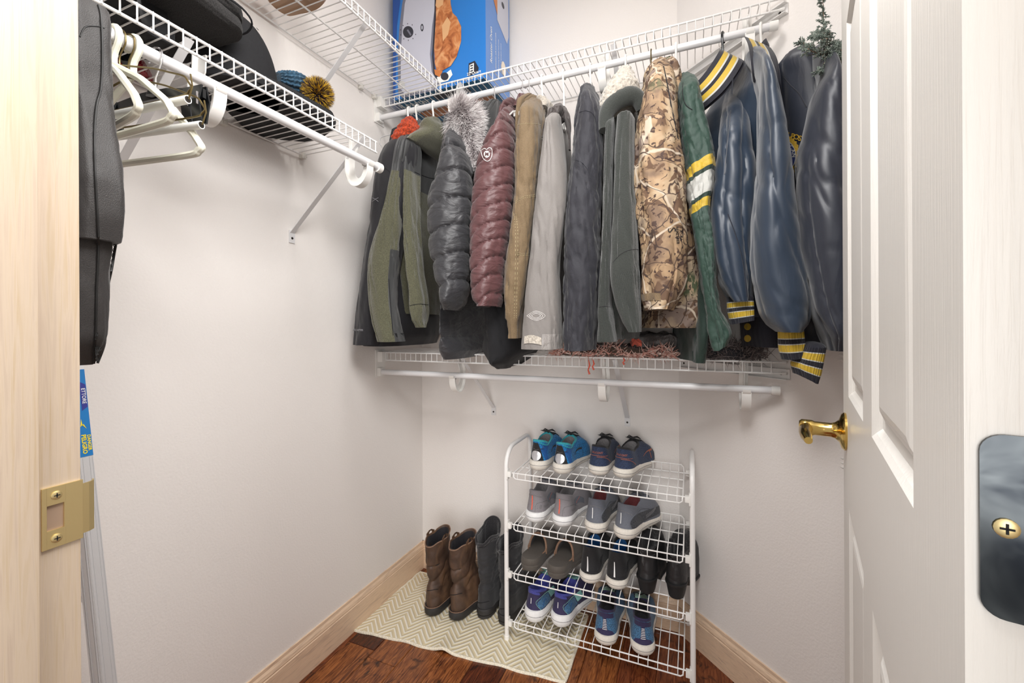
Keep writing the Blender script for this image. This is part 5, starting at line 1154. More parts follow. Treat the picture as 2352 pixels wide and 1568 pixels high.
for side, px, py, lb in ((-1, 983, 1414, 'brown leather pull on boot with thick dark sole, left one by the baseboard'), (1, 1038, 1424, 'brown leather pull on boot with thick dark sole, right one next to the black boots')):
    t, u, so, rim = boot('leather_boot', lb, onz(px, py, .012), -.12 - .1 * (side > 0), side, 'brown_leather', 'sole_dark', 'lining_dark', L=.29, ws=1.04, shaft=.262, sh=.034, heelb=.0, wr=.0045, dip=.03, group='brown leather boots', seed=side * 3)
    MB().tube([p + V((0, 0, .001)) for p in rim], .0022, 6, closed=True).build('top_piping', 'clog_trim', t)
    n = len(rim)
    for i in (n // 4, 3 * n // 4):
        j = min(range(n), key=lambda k_: (rim[k_] - (sum(rim, V()) / n + wm(t).to_3x3() @ V((.05 if i < n / 2 else -.05, .0, 0)))).length)
        a, b = rim[(j - 3) % n], rim[(j + 3) % n]; m_ = (a + b) / 2
        MB().band([a - V((0, 0, .030)), a + V((0, 0, .010)), m_ + V((0, 0, .019)), b + V((0, 0, .010)), b - V((0, 0, .030))], lambda k_: (m_ - sum(rim, V()) / n).normalized(), (b - a).normalized(), .003, .014).build('pull_strap', 'brown_leather', t)
    st = [p for p in foot_loop(60, -.01, 1.01, 1.13, .29, side)]
    MB().tube([wm(t) @ V((x * .97, y, .0345 + .010 * max(0, (s - .75) / .25) ** 2)) for x, y, s, _ in resample(st, 70)], .0016, 6, closed=True).build('welt', 'clog_trim', t)
    dline('seam', [(px - 18, 1352 + (py - 1414)), (px, 1356 + (py - 1414)), (px + 24, 1352 + (py - 1414))], .0012, [u], 'thread_black', t)
for side, px, py, lb, sf in ((-1, 1104, 1420, 'black quilted snow boot with slouching fleece lined top, left one', .285), (1, 1152, 1434, 'black quilted snow boot with fleece lined top, right one against the rack post', .275)):
    t, u, so, rim = boot('snow_boot', lb, onz(px, py, .012), -.10 - .1 * (side > 0), side, 'snow_boot', 'sole_dark', 'boot_fleece', L=.27, ws=.98, shaft=sf, sh=.026, heelb=.010, rimm='boot_fleece', wr=.004, quilt=.021, rimh=.006, dip=.055, group='black snow boots', seed=side * 7 + 1, flare=1.08)
    MB().tube([p for p in rim], .0060, 8, closed=True).build('fleece_rim', 'boot_fleece', t)
    ddisc('snap', px - 18, 1316 + (py - 1434), 3, 3, [u], 'brass', t, off=.003)
    dline('seam', [(px - 18, 1380 + (py - 1420)), (px, 1384 + (py - 1420)), (px + 20, 1380 + (py - 1420))], .0014, [u], 'thread_black', t)
for side, px, py, lb in ((-1, 1481, 1366, 'black heeled ankle boot with fleece lining, left of its pair on the third tier'), (1, 1548, 1378, 'black heeled ankle boot with fleece lining, right one beside the rack post')):
    t, u, so, rim = boot('ankle_boot', lb, at_rack(px, py, Z3), -.10 - .06 * (side > 0), side, 'boot_leather_black', 'black_rubber', 'boot_fleece', L=.27, ws=1.0, shaft=.105, sh=.010, heelb=.042, rimm='boot_fleece', wr=.003, group='black ankle boots', heel_taper=.24, ankle=.055, seed=side * 2, dip=.02)
    mb = MB(); random.seed(5 + side); N_ = len(rim)
    for i in range(900):
        k = random.random() * N_; p = rim[int(k)].lerp(rim[(int(k) + 1) % N_], k % 1); mb.strand(p, (random.gauss(0, 1), random.gauss(0, 1), 1.0), .012, .0006, 0.0, 0.2, seg=2)
    f_ = mb.build('fleece_trim', 'boot_fleece', t); f_['kind'] = 'stuff'
    q = wm(t); MB().tube([q @ V((side * .03, .06, .12)), q @ V((side * .045, .09, .08)), q @ V((side * .04, .12, .065)), q @ V((side * .048, .05, .07))], .0016, 6).build('laces', 'thread_black', t)
# ============================================================= THE BLUE BOX
bz = 2.172; bx0, bx1, by0, by1, bt = .045, .492, -.272, -.030, 2.172 + .50
box = thing('roaster_box', 'tall blue cardboard box printed with a roaster oven and roast turkey on the upper shelf', 'box', ((bx0 + bx1) / 2, (by0 + by1) / 2, bz))
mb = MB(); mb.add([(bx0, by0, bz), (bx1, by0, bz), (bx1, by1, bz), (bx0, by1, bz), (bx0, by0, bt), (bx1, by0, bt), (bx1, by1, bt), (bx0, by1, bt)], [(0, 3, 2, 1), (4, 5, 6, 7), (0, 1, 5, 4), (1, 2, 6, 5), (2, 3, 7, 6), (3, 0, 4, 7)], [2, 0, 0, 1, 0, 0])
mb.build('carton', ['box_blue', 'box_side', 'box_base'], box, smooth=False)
WX = bx1 - bx0
def fpoly(nm, pts, mat, e=.0006, par=box):  # printed shape on the front: (px, py) pixels taken on the face plane
    P = [ony(x, y, by0) for x, y in pts]; P = [V((min(max(p.x, bx0), bx1), by0 - e, min(max(p.z, bz), bt))) for p in P]
    return MB().add(P, [tuple(range(len(P)))]).build(nm, mat, par, smooth=False)
def oval(cx, cy, rx, ry, n=28, rot=0): return [(cx + rx * cos(a) * cos(rot) - ry * sin(a) * sin(rot), cy + rx * cos(a) * sin(rot) + ry * sin(a) * cos(rot)) for a in [2 * pi * i / n for i in range(n)]]
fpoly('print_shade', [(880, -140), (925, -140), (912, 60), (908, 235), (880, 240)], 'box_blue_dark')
fpoly('print_roaster', [(924, 10), (930, -20), (945, -140), (1008, -140), (1001, 40), (992, 125), (996, 165), (1012, 190), (1000, 218), (925, 226), (915, 215), (914, 120), (918, 60)], 'print_grey', .0010)
fpoly('print_roaster_body', [(930, 10), (938, -20), (948, -140), (1000, -140), (999, 20), (993, 60), (988, 125), (992, 165), (1006, 188), (995, 206), (930, 216), (921, 205), (921, 120), (925, 60)], 'print_silver', .0014)
fpoly('print_lid_edge', [(1000, -140), (1004, -140), (1003, 40), (997, 130), (1001, 168), (1012, 190), (1008, 192), (996, 170), (993, 130), (998, 40)], 'print_dark', .0018)
fpoly('print_knob', oval(938, 74, 12, 13.5), 'print_dark', .0018); fpoly('print_knob_mark', [(935, 70), (938, 68), (946, 80), (943, 83)], 'print_grey', .0022)
for k in range(9): a = .3 + k * .62; fpoly('dial_mark', oval(938 + 18 * cos(a), 74 + 19 * sin(a), .9, 1.6, 8), 'print_dark', .0018)
fpoly('print_logo', oval(970, 64, 3.6, 8.6), 'print_dark', .0018); fpoly('print_logo_field', oval(970, 64, 1.8, 5), 'print_silver', .0022)
fpoly('print_turkey', [(1002, -60), (1032, -60), (1036, 10), (1040, 30), (1050, 40), (1060, 62), (1060, 95), (1050, 130), (1036, 152), (1018, 162), (1004, 166), (999, 145), (998, 110), (1002, 40)], 'print_turkey', .0024)
fpoly('print_drumstick', [(1003, 0), (1012, -6), (1020, 0), (1018, 12), (1006, 20), (1001, 14)], 'print_gold', .0028); fpoly('print_highlight', [(1016, 60), (1028, 40), (1036, 52), (1030, 80), (1018, 96)], 'print_gold', .0028); fpoly('print_garnish', [(998, 160), (1018, 164), (1010, 178), (1000, 172)], 'print_orange', .0028)
fpoly('print_plate', [(1004, 178), (1026, 168), (1036, 160), (1040, 172), (1030, 186), (1008, 192)], 'paper_white', .0022); fpoly('print_plate_shadow', oval(1022, 176, 9, 9), 'print_dark', .0026)
fpoly('print_badge', [(1077, 146), (1091, 140), (1100, 156), (1098, 168), (1076, 176)], 'print_dark', .0018); fpoly('print_badge_field', [(1079, 150), (1089, 145), (1089, 164), (1079, 170)], 'paper_white', .0022)
for k in range(3): fpoly('print_badge_mark', [(1081, 151 + 6 * k), (1087, 149 + 6 * k), (1087, 152 + 6 * k), (1081, 154 + 6 * k)], 'print_dark', .0026)
pl = ony(1062, 203, by0); ux = V((1, 0, 0))
ptext('lettering', '22 Quart', V((bx1 - .052, by0 - .0020, bz + .030)), ux, V((0, 0, 1)), .017, 'paper_white', box); ptext('lettering', 'Roaster Oven', V((bx1 - .056, by0 - .0020, bz + .012)), ux, V((0, 0, 1)), .015, 'paper_white', box)
# side print
def spoly(nm, pts, mat, e=.0008): P = [V((bx1 + e, by0 + a * (by1 - by0), bz + b)) for a, b in pts]; return MB().add(P, [tuple(range(len(P)))]).build(nm, mat, box, smooth=False)
spoly('side_print_roaster', [(.45, .30), (.88, .26), (.95, .30), (.95, .50), (.45, .50)], 'print_silver'); spoly('side_print_food', [(.30, .36), (.46, .32), (.46, .50), (.28, .50)], 'print_orange', .0010)
spoly('side_print_knob', [(.70 + .06 * cos(a), .40 + .012 * sin(a)) for a in [2 * pi * i / 14 for i in range(14)]], 'print_dark', .0014); spoly('side_print_photo', [(.72 + .10 * cos(a), .13 + .03 * sin(a)) for a in [2 * pi * i / 18 for i in range(18)]], 'print_cream', .0010)
for txt, a, sz in (('Roaster Oven', .2, .026), ('dishwasher safe and removable', .38, .012), ('self basting lid keeps food moist', .50, .010), ('full range temperature control', .60, .010)):
    ptext('lettering', txt, V((bx1 + .0012, by0 + a * (by1 - by0), bz + .16)), V((0, 0, 1)), V((0, -1, 0)), sz, 'paper_white', box)
# underside print, seen through the shelf
def upoly(nm, pts, mat): P = [V((bx0 + a * WX, by0 + b * (by1 - by0), bz - .0006)) for a, b in pts]; return MB().add(P, [tuple(range(len(P)))]).build(nm, mat, box, smooth=False)
upoly('base_photo', [(.10, .55), (.45, .50), (.45, .78), (.10, .85)], 'print_orange'); upoly('base_photo', [(.58, .50), (.94, .50), (.94, .80), (.58, .80)], 'print_turkey'); upoly('base_photo', [(.40, .08), (.78, .08), (.78, .28), (.40, .28)], 'print_dark')
ptext('lettering', 'Roaster', V((bx0 + .16 * WX, by0 + .055, bz - .0012)), V((1, 0, 0)), V((0, -1, 0)), .05, 'paper_white', box)
MB().lathe([(.001, 0), (.018, 0), (.018, .0012), (.001, .0012)], 28, Matrix.Translation(V((onz(918, 205, 0) * 0 + ony(922, 195, by0 - .003)))) @ Matrix.Rotation(pi / 2, 4, 'X')).build('tape_disc', 'plastic_clear', box)

# brown wrapped parcel on the upper left shelf
def slab(nm, poly, z0, h, mat, par, amp=.006, seed=0, n=48, prof=((.90, 0), (1.0, .15), (1.03, .5), (.98, .85), (.82, 1.0), (.35, 1.04)), freq=16):
    P = [V((p[0], p[1], 0)) for p in poly]; N = len(P); loop = []
    for k in range(n):
        u = k * N / n; i = int(u); t = u - i; a, b, c, d = P[(i - 1) % N], P[i], P[(i + 1) % N], P[(i + 2) % N]
        lin = b.lerp(c, t); sp_ = .5 * ((2 * b) + (c - a) * t + (2 * a - 5 * b + 4 * c - d) * t * t + (3 * b - a - 3 * c + d) * t ** 3); loop.append(lin.lerp(sp_, .6))
    c = sum(loop, V()) / n; R = []
    for sc, zz in prof:
        ring = []
        for p in loop:
            q = c.lerp(p, sc); q.z = z0 + h * zz; q += (p - c).normalized() * amp * nz(q.x * freq + seed, q.y * freq, q.z * freq * 2)
            if zz > .1: q.z += amp * nz(q.x * freq, q.y * freq + seed, 3)
            ring.append(q)
        R.append(ring)
    # densify between rings
    R2 = []
    for a_, b_ in zip(R[:-1], R[1:]):
        for k in range(4): R2.append([x.lerp(y, k / 4) + (V((0, 0, 0)) if not k else (x - c).normalized() * amp * .4 * nz(x.x * 40 + seed, x.y * 40, k + seed)) for x, y in zip(a_, b_)])
    R2.append(R[-1]); return MB().rings(R2).build(nm, mat, par)
pz = 2.170; pp = [onz(x, y, pz) for x, y in ((588, -60), (618, 12), (662, 42), (705, 36), (748, 10), (752, -30), (700, -90))]
par = thing('parcel', 'brown plastic wrapped package lying on the upper left shelf', 'package', (sum(p.x for p in pp) / 7, sum(p.y for p in pp) / 7, pz))
slab('wrapping', [(p.x, p.y) for p in pp], pz, .08, 'package_brown', par, .008, 3)

# ============================================================= ON THE LOWER LEFT SHELF
sz_ = 1.787
def pilething(name, label, cat, px, h, mat, amp=.006, seed=0, z=sz_, nm='cloth', prof=None, **k):
    pts = [onz(x, y, z) for x, y in px]; c = sum(pts, V()) / len(pts); t = thing(name, label, cat, (c.x, c.y, z))
    kw = dict(prof=prof) if prof else {}; return t, slab(nm, [(p.x, p.y) for p in pts], z, h, mat, t, amp, seed, **kw, **k)
t, o = pilething('folded_snow_pants', 'black clothes piled on the near end of the left shelf, seen through its wires', 'clothes', ((330, 66), (400, 108), (352, 145), (300, 130), (228, 60), (215, -60), (300, -80)), .06, 'black_cloth', .010, 2)
# heather folded stack, one roll over another
t = thing('folded_trousers', 'heather black folded trousers stacked on the near end of the left shelf', 'clothes', (.22, -1.33, 1.85))
for k, (dy, zz, hh_, dx) in enumerate(((0, 1.850, .034, 0.0), (.012, 1.882, .034, -.006), (-.008, 1.914, .034, -.012), (-.02, 1.946, .03, -.02))):
    ye = -1.135 - .012 * k; slab('fold', [(.055, -1.53), (.055, ye + dy), (.20, ye + dy + .012), (.318 + dx, ye + dy - .02), (.318 + dx, -1.53)], zz, hh_, 'heather_black', t, .006, k * 3, n=70, prof=((.94, 0), (1.0, .2), (1.015, .5), (1.0, .8), (.94, 1.0), (.4, 1.0)))
MB().tube(cr([(.322, -1.20, 1.900), (.330, -1.160, 1.895), (.322, -1.128, 1.885), (.290, -1.118, 1.875), (.25, -1.125, 1.875)], 16), .0022, 6).build('drawstring', 'thread_black', t)
ptext('lettering', 'SPORT', V((.3295, -1.30, 1.925)), V((0, 1, 0)), V((0, 0, 1)), .016, 'grey_print', t)
# black cap
cc = V((.165, -1.055, 1.787)); cap = thing('baseball_cap', 'plain black baseball cap with a button on top on the left shelf', 'cap', cc)
R = []
for k in range(19):
    q = k / 18; a = q * pi / 2; z = .185 * sin(a); r = cos(a) ** .8; ring = []
    for i in range(60):
        th = 2 * pi * i / 60; seam = .0018 * (abs(sin(th * 3)) ** .35 - 1)
        ring.append(cc + V(((.092 * r + seam) * cos(th) + .02 * q, (.100 * r + seam) * sin(th) - .035 * q ** 1.5, z)))
    R.append(ring)
MB().rings(R, cap0=True).build('crown', 'cap_black', cap)
MB().lathe([(.001, .006), (.006, .005), (.008, .001), (.008, -.002)], 14, Matrix.Translation(cc + V((.02, -.035, .186)))).build('button', 'cap_black', cap)
for k in range(6):
    th = k * pi / 3 + .3; q = .62; a = q * pi / 2; r = cos(a) ** .8; MB().lathe([(.0015, 0), (.0035, .0004), (.0035, .001), (.0015, .001)], 10, Matrix.Translation(cc + V((.099 * r * cos(th) + .02 * q, .113 * r * sin(th) - .035 * q ** 1.5, .185 * sin(a)))) @ V((cos(th), sin(th), .8)).to_track_quat('Z', 'Y').to_matrix().to_4x4()).build('eyelet', 'thread_black', cap)
R = []
for k in range(9):
    q = k / 8; R.append([cc + V((.090 * cos(th) * (1 - .1 * q), .085 + .075 * q * sin(th) if 0 else .060 + (.075 * q + .03) * sin(th), .012 - .012 * q + .014 * (1 - (2 * i / 20 - 1) ** 2) + 0)) for i, th in [(i, pi * i / 20) for i in range(21)]])
mb = MB(); m_ = 21
for dz in (0, .003): mb.add([p + V((0, 0, dz)) for r in R for p in r], [(i * m_ + k, i * m_ + k + 1, (i + 1) * m_ + k + 1, (i + 1) * m_ + k) for i in range(8) for k in range(20)])
mb.build('brim', 'cap_black', cap)
# black folded jacket under cap and beanie
t, o = pilething('folded_jacket', 'black folded jacket lying flat on the left shelf under the blue beanie', 'clothes', ((508, 240), (548, 288), (600, 318), (704, 330), (745, 318), (770, 296), (735, 268), (640, 215), (560, 190)), .040, 'black_cloth', .006, 8, nm='folded_cloth')
slab('upper_fold', [(p.x, p.y) for p in [onz(x, y, 1.81) for x, y in ((610, 230), (640, 296), (700, 300), (768, 288), (700, 250), (650, 225))]], 1.822, .03, 'cap_black', t, .005, 12)
# beanie with pompom
bc = V((.20, onx(690, 205, .20).y - .03, 1.872)); bn = thing('beanie', 'blue knit beanie with a yellow and purple pompom lying on the left shelf', 'hat', bc)
ctr = [onx(636, 182, .175), onx(668, 192, .185), onx(700, 196, .20), onx(722, 204, .215)]; ctr = [V(p) for p in cr([tuple(p) for p in ctr], 26)]
rr_ = [.017 + .012 * sin(pi * min(1, i / 18)) * (1 if i < 18 else 1) for i in range(26)]
R = []
for i, p in enumerate(ctr):
    d = (ctr[min(i + 1, 25)] - ctr[max(i - 1, 0)]).normalized(); e1 = d.cross(V((0, 0, 1))).normalized(); e2 = e1.cross(d); r = rr_[i]
    R.append([p + (e1 * cos(a) * 1.5 + e2 * sin(a)) * (r + .0022 * sin(a * 16)) + V((0, 0, .0015 * sin(i * 2.4))) for a in [2 * pi * k / 96 for k in range(96)]])
MB().rings(R).build('knit_body', 'beanie_blue', bn)
pc = onx(729, 216, .24); mb = MB(); random.seed(3)
pb = MB(); pb.lathe([(.001, -.030), (.02, -.024), (.030, 0), (.02, .024), (.001, .030)], 16, Matrix.Translation(pc)); pom = pb.build('pompom', 'black_cloth', bn)
for i in range(3600):
    d = V((random.gauss(0, 1), random.gauss(0, 1), random.gauss(0, 1))).normalized(); tn = 0.0 if random.random() < .55 else .8; mb.strand(pc + d * .014, d + V((random.gauss(0, .12), random.gauss(0, .12), random.gauss(0, .12))), (.033 + random.random() * .004), .0015, tn, tn + .12, seg=2)
pm = mb.build('yarn', 'pom_yarn', pom); pm['kind'] = 'stuff'
# red foil thing
p0 = onz(298, 150, sz_); p1 = onz(335, 190, sz_)
t = thing('glove', 'small shiny dark red and black glove lying on the left shelf', 'glove', (p0.x, p0.y, sz_))
d_ = (p1 - p0); L_ = d_.length; d_.normalize(); n_ = V((-d_.y, d_.x, 0)); slab('palm', [tuple(p0 - n_ * .022)[:2], tuple(p1 - n_ * .016)[:2], tuple(p1 + n_ * .016)[:2], tuple(p0 + n_ * .022)[:2]], sz_, .022, 'red_foil', t, .005, 1)
MB().tube([p0 - d_ * .02 + V((0, 0, .014)), p0 + V((0, 0, .014))], [.016, .020], 14).build('cuff', 'black_plastic', t)

# ============================================================= GARMENT BAG AND HANGERS ON THE LEFT ROD
bag = thing('garment_bag', 'long black fabric garment bag with a mesh gusset hanging beside the door jamb', 'bag', (.45, -1.455, 1.66))
bd = make_disp('crisp', .0022, 7)
bp = piece('bag_body', [(10, 96, 226, dict(b=.03)), (22, 86, 238), (60, 80, 243), (150, 76, 244), (240, 76, 247), (300, 76, 252), (360, 78, 260), (430, 80, 267), (500, 82, 267), (560, 84, 263)], 'bag_fabric', bag, cy=-1.455, b=.030, disp=bd, e=4.5, openb=0)
bp2 = piece('bag_lower', [(556, 84, 244), (620, 86, 242), (700, 88, 240), (780, 90, 236), (822, 96, 226), (838, 120, 212)], 'bag_fabric', bag, cy=-1.458, b=.028, disp=bd, e=4.5, openb=0)
dline('piping', [(226, 12), (232, 40), (235, 120), (232, 200), (222, 240), (217, 300), (218, 380), (222, 460), (226, 560), (222, 660), (220, 760), (216, 834)], .0016, [bp, bp2], 'bag_piping', bag, n=60, off=.0015)
dline('seam', [(184, 84), (196, 62), (224, 60), (240, 64)], .0009, [bp], 'bag_piping', bag)
# mesh gusset as a net of thin cords
R_ = cr([(556, 267), (620, 256), (680, 244), (740, 243), (790, 240), (834, 224)], 30); mb = MB(); dep = depth_of(V(bvh(bp2).ray_cast(CAM, ray(225, 700).normalized())[0]))
def gp(u, v): y, xr_ = R_[min(29, int(v * 29))]; x0 = 219; return ond(x0 + (xr_ - x0) * u, y, dep + .002 + .03 * u + .006 * sin(v * 40 + u * 3))
nu_, nv_ = 9, 60
for k in range(-nv_, nv_ + nu_):
    for sg in (1, -1):
        pts = []
        for i in range(nu_ + 1):
            v = (k + sg * i * 1.0 + (0 if sg > 0 else nu_)) / nv_ * .98
            if 0 <= v <= 1: pts.append(gp(i / nu_, v))
        if len(pts) > 1 and k % 2 == 0: mb.tube(pts, .00055, 4, caps=False)
ms = mb.build('mesh_gusset', 'bag_piping', bag); ms['kind'] = 'stuff'
mb = MB(); mb.tube([gp(1, i / 29) for i in range(30)], .0016, 6); mb.build('piping', 'bag_piping', bag)
rl = lambda px, py: onx(px, py, .321)
def lhanger(label, y, mat, ang, rt_, span, grp=None, **k):
    lat = V((cos(ang), sin(ang), 0)); return hanger(label, 0, 0, mat, lat, rt_=rt_, z=1.698, x=.321, y=y, span=span, grp=grp, **k)
for i, (y, ang, sp, sl_) in enumerate(((-1.400, -.12, .145, .095), (-1.380, .02, .155, .09), (-1.352, .14, .150, .125))):
    lhanger(('white tubular plastic hanger right behind the garment bag', 'white tubular plastic hanger with yellow stains, middle of the left rod cluster', 'white tubular plastic hanger nearest the rod hook, its arm turned outward')[i], y, 'plastic_ivory', ang, .0052, sp, slope=sl_, drop=.035)
MB_ = [lhanger('thin bronze wire trouser hanger with the higher white cardboard tube', -1.372, 'bronze_wire', .10, .0014, .165, slope=.045, drop=.03), lhanger('thin bronze wire trouser hanger with the lower white cardboard tube', -1.360, 'bronze_wire', .16, .0014, .165, slope=.055, drop=.045)]
for t, ang, dz in ((MB_[0], .10, -.130), (MB_[1], .16, -.162)):
    lt = V((cos(ang), sin(ang), 0)); c = V(t.location) + V((0, 0, dz)); MB().tube([c - lt * .16, c + lt * .160], .0065, 14).build('cardboard_tube', 'paper_white', t)
    MB().tube([c + lt * .155, c + lt * .1602], .0052, 12).build('tube_end', 'screw_dark', t)
    MB().tube([c + lt * .166 + V((0, 0, .040)), c + lt * .170 + V((0, 0, .02)), c + lt * .162], .0014, 6).build('end_wire', 'bronze_wire', t)
# clip hanger
t = thing('clip_hanger', 'black plastic clip hanger with a chrome hook on the left rod', 'hanger', (.321, -1.318, 1.698)); c = V((.321, -1.318, 1.698)); lt = V((cos(.12), sin(.12), 0))
MB().tube(hook_pts(c, lt, .017, .05), .0018, 8).build('hook', 'chrome', t); c2 = c + V((0, 0, -.068))
MB().band([c2 - lt * .135 - V((0, 0, .018)), c2 - lt * .03 - V((0, 0, .004)), c2 + lt * .03 - V((0, 0, .004)), c2 + lt * .118 - V((0, 0, .018))], lambda i: (0, 0, 1), lt.cross(V((0, 0, 1))), .016, .006).build('crossbar', 'black_plastic', t)
MB().lathe([(.002, .0), (.011, -.004), (.014, -.016), (.002, -.018)], 12, Matrix.Translation(c2 + V((0, 0, .008)))).build('hook_base', 'black_plastic', t)
for k in (-.125, -.105, .085, .108):
    p = c2 + lt * k - V((0, 0, .02)); nrm = lt.cross(V((0, 0, 1)))
    cl = MB(); cl.band([p + V((0, 0, .016)) + nrm * .004, p + nrm * .010 - V((0, 0, .01)), p + nrm * .004 - V((0, 0, .050))], lambda i: nrm, lt, .003, .020); cl.band([p + V((0, 0, .016)) - nrm * .004, p - nrm * .010 - V((0, 0, .01)), p - nrm * .004 - V((0, 0, .050))], lambda i: nrm, lt, .003, .020); clo = cl.build('clip', 'black_plastic', t, smooth=False)
    MB().tube([p + lt * .008 + nrm * .012, p + lt * .008 + nrm * .012 - V((0, 0, .022))], .0018, 6).build('spring', 'chrome', clo)

# grey wire hanger end sticking out beside the black softshell
t = thing('clothes_hanger', 'grey wire hanger whose bent end sticks out left of the black softshell jacket', 'hanger', (.16, YR, 2.08))
q = [ony(x, y, yy) for x, y, yy in ((930, 312, -.42), (905, 309, -.46), (878, 314, -.50), (872, 324, -.515), (875, 334, -.515), (884, 344, -.51), (900, 350, -.46))]
MB().tube([V(p) for p in cr([tuple(p) for p in q], 30)], .0018, 8).build('frame', 'grey_metal', t); MB().tube(hook_pts(V((.16, YR, 2.08)), V((.2, -1, 0)).normalized(), .0155, .06), .0018, 8).build('hook', 'grey_metal', t)
# clear hanger tab on the mauve puffer
t = thing('hanger_clip', 'small clear plastic hanger end at the collar of the mauve puffer', 'hanger', ony(1176, 266, -.40)); p = ony(1178, 262, -.48)
mb = MB(); mb.tube([ony(1168, 278, -.50), ony(1170, 264, -.50), ony(1178, 256, -.49), ony(1196, 254, -.47)], .003, 8); mb.bbox(tuple(ony(1180, 268, -.48) - V((.0, .003, .0))), tuple(ony(1202, 254, -.48) + V((0, .003, 0))), .001); mb.build('clear_arm', 'plastic_clear', t)

# ============================================================= STUFF ON THE LOWER BACK SHELF
lz = 1.086
def xsp(px): return ony(px, 810, -.28).x
t = thing('fringed_throw', 'dusty pink and red fringed throw bunched on the lower shelf', 'blanket', (xsp(1400), -.2, lz))
slab('folded_throw', [(xsp(1290), -.29), (xsp(1540), -.29), (xsp(1540) + .03, -.04), (xsp(1290), -.04)], lz, .035, 'fringe_base' if 'fringe_base' in MATS else 'camo_lining', t, .01, 2)
mb = MB(); random.seed(21)
for i in range(2300):
    x = xsp(1270) + random.random() * (xsp(1555) - xsp(1270)); y = -.315 + random.random() * .10; z = lz + .006 + .034 * random.random() * (.5 + .5 * sin(x * 40))
    mb.strand((x, y, z), (random.gauss(0, 1), random.gauss(-.5, .7), random.gauss(.05, .30)), .013 + random.random() * .010, .0027, random.random(), random.random(), curl=random.gauss(0, 1.1), seg=5)
o = mb.build('fringe', 'fringe_yarn', t); o['kind'] = 'stuff'
mb = MB()
for px, py0, L_ in ((1352, 826, .05), (1362, 826, .035), (1432, 822, .022)):
    p = ony(px, py0, -.322); mb.tube([p, p + V((.004, -.002, -L_ * .4)), p + V((-.002, 0, -L_ * .7)), p + V((.003, 0, -L_))], [.002, .0032, .0024, .0036], 6)
mb.build('dangling_yarn', 'coral', t)
t = thing('patterned_scarf', 'red and grey patterned scarf crumpled at the right end of the pink throw', 'scarf', (xsp(1500), -.2, lz))
slab('crumpled_cloth', [(xsp(1455), -.27), (xsp(1550), -.27), (xsp(1550), -.10), (xsp(1455), -.10)], lz + .03, .045, 'taupe_lining', t, .016, 5, freq=34); slab('red_fold', [(xsp(1450), -.265), (xsp(1472), -.275), (xsp(1474), -.2), (xsp(1450), -.2)], lz + .035, .028, 'coral', t, .012, 9, freq=34)
t = thing('shaggy_rug', 'dark grey brown shaggy rug folded on the right end of the lower shelf', 'rug', (xsp(1720), -.2, lz))
slab('backing', [(xsp(1625), -.285), (1.415, -.285), (1.27, -.14), (xsp(1625), -.10)], lz, .045, 'lining_dark', t, .008, 2)
mb = MB(); random.seed(22)
for i in range(3600):
    x = xsp(1618) + random.random() * (xsp(1805) - xsp(1618)); y = -.30 + random.random() * .13; z = lz + .004 + .046 * random.random()
    if y < -.27 and random.random() < .15: z -= .012
    if x > 1.155 - y: continue
    mb.strand((x, y, z), (random.gauss(0, 1), random.gauss(-.6, .6), random.gauss(.1, .6)), .015 + random.random() * .012, .0020, random.random() * .5, random.random(), curl=random.gauss(0, 1.1), seg=4)
o = mb.build('pile', 'shag_yarn', t); o['kind'] = 'stuff'

# ============================================================= STEP LADDER BEHIND THE JAMB
ld = thing('step_ladder', 'aluminium step ladder with a blue warning label leaning against the left wall by the jamb', 'ladder', (.30, -1.37, 0))
Yl = -1.36
def lp_(px, py): return ony(px, py, Yl)
a0, a1 = lp_(158, 840), lp_(234, 1568); dL = (a0 - a1).normalized(); bot = a1 - dL * (a1.z / dL.z); topp = a0 + dL * .25
side_ = V((dL.z, 0, -dL.x)).normalized(); wdt = .040
for k, yy in enumerate((Yl, Yl + .0)):
    if k: break
    mb = MB(); prof = [(0, 0), (-wdt, 0), (-wdt, .022), (-wdt + .004, .022), (-wdt + .004, .003), (-.016, .003), (-.016, .006), (-.012, .006), (-.012, .003), (-.004, .003), (-.004, .022), (0, .022)]
    n = len(prof); vs = [b_ + side_ * x + V((0, -.0 + y, 0)) for b_ in (bot, topp) for x, y in prof]; mb.add(vs, [(i, (i + 1) % n, n + (i + 1) % n, n + i) for i in range(n)] + [tuple(range(n)), tuple(range(2 * n - 1, n - 1, -1))])
    for xg in (-.006, -.010, -.028, -.033): mb.tube([bot + side_ * xg - V((0, .0004, 0)), topp + side_ * xg - V((0, .0004, 0))], .0011, 6)
    mb.build('rail', 'ladder_aluminium', ld, smooth=False)
off = V((-.30, 0, 0)) * 0 - side_ * .0
mb = MB(); vs = [b_ - side_ * .34 + side_ * x * -1 + V((0, y, 0)) for b_ in (bot, topp) for x, y in prof]; mb.add(vs, [(i, (i + 1) % n, n + (i + 1) % n, n + i) for i in range(n)]); mb.build('rail', 'ladder_aluminium', ld, smooth=False)
for k in range(5):
    p = bot.lerp(topp, .14 + .18 * k) - side_ * .04; mb = MB(); mb.bbox(tuple(p + V((-.265, .002, -.006))), tuple(p + V((.0, .020, .006))), .002); mb.build('step', 'ladder_aluminium', ld)
s0, s1 = bot + dL * ((lp_(178, 1052) - bot).dot(dL)), bot + dL * ((lp_(160, 850) - bot).dot(dL))
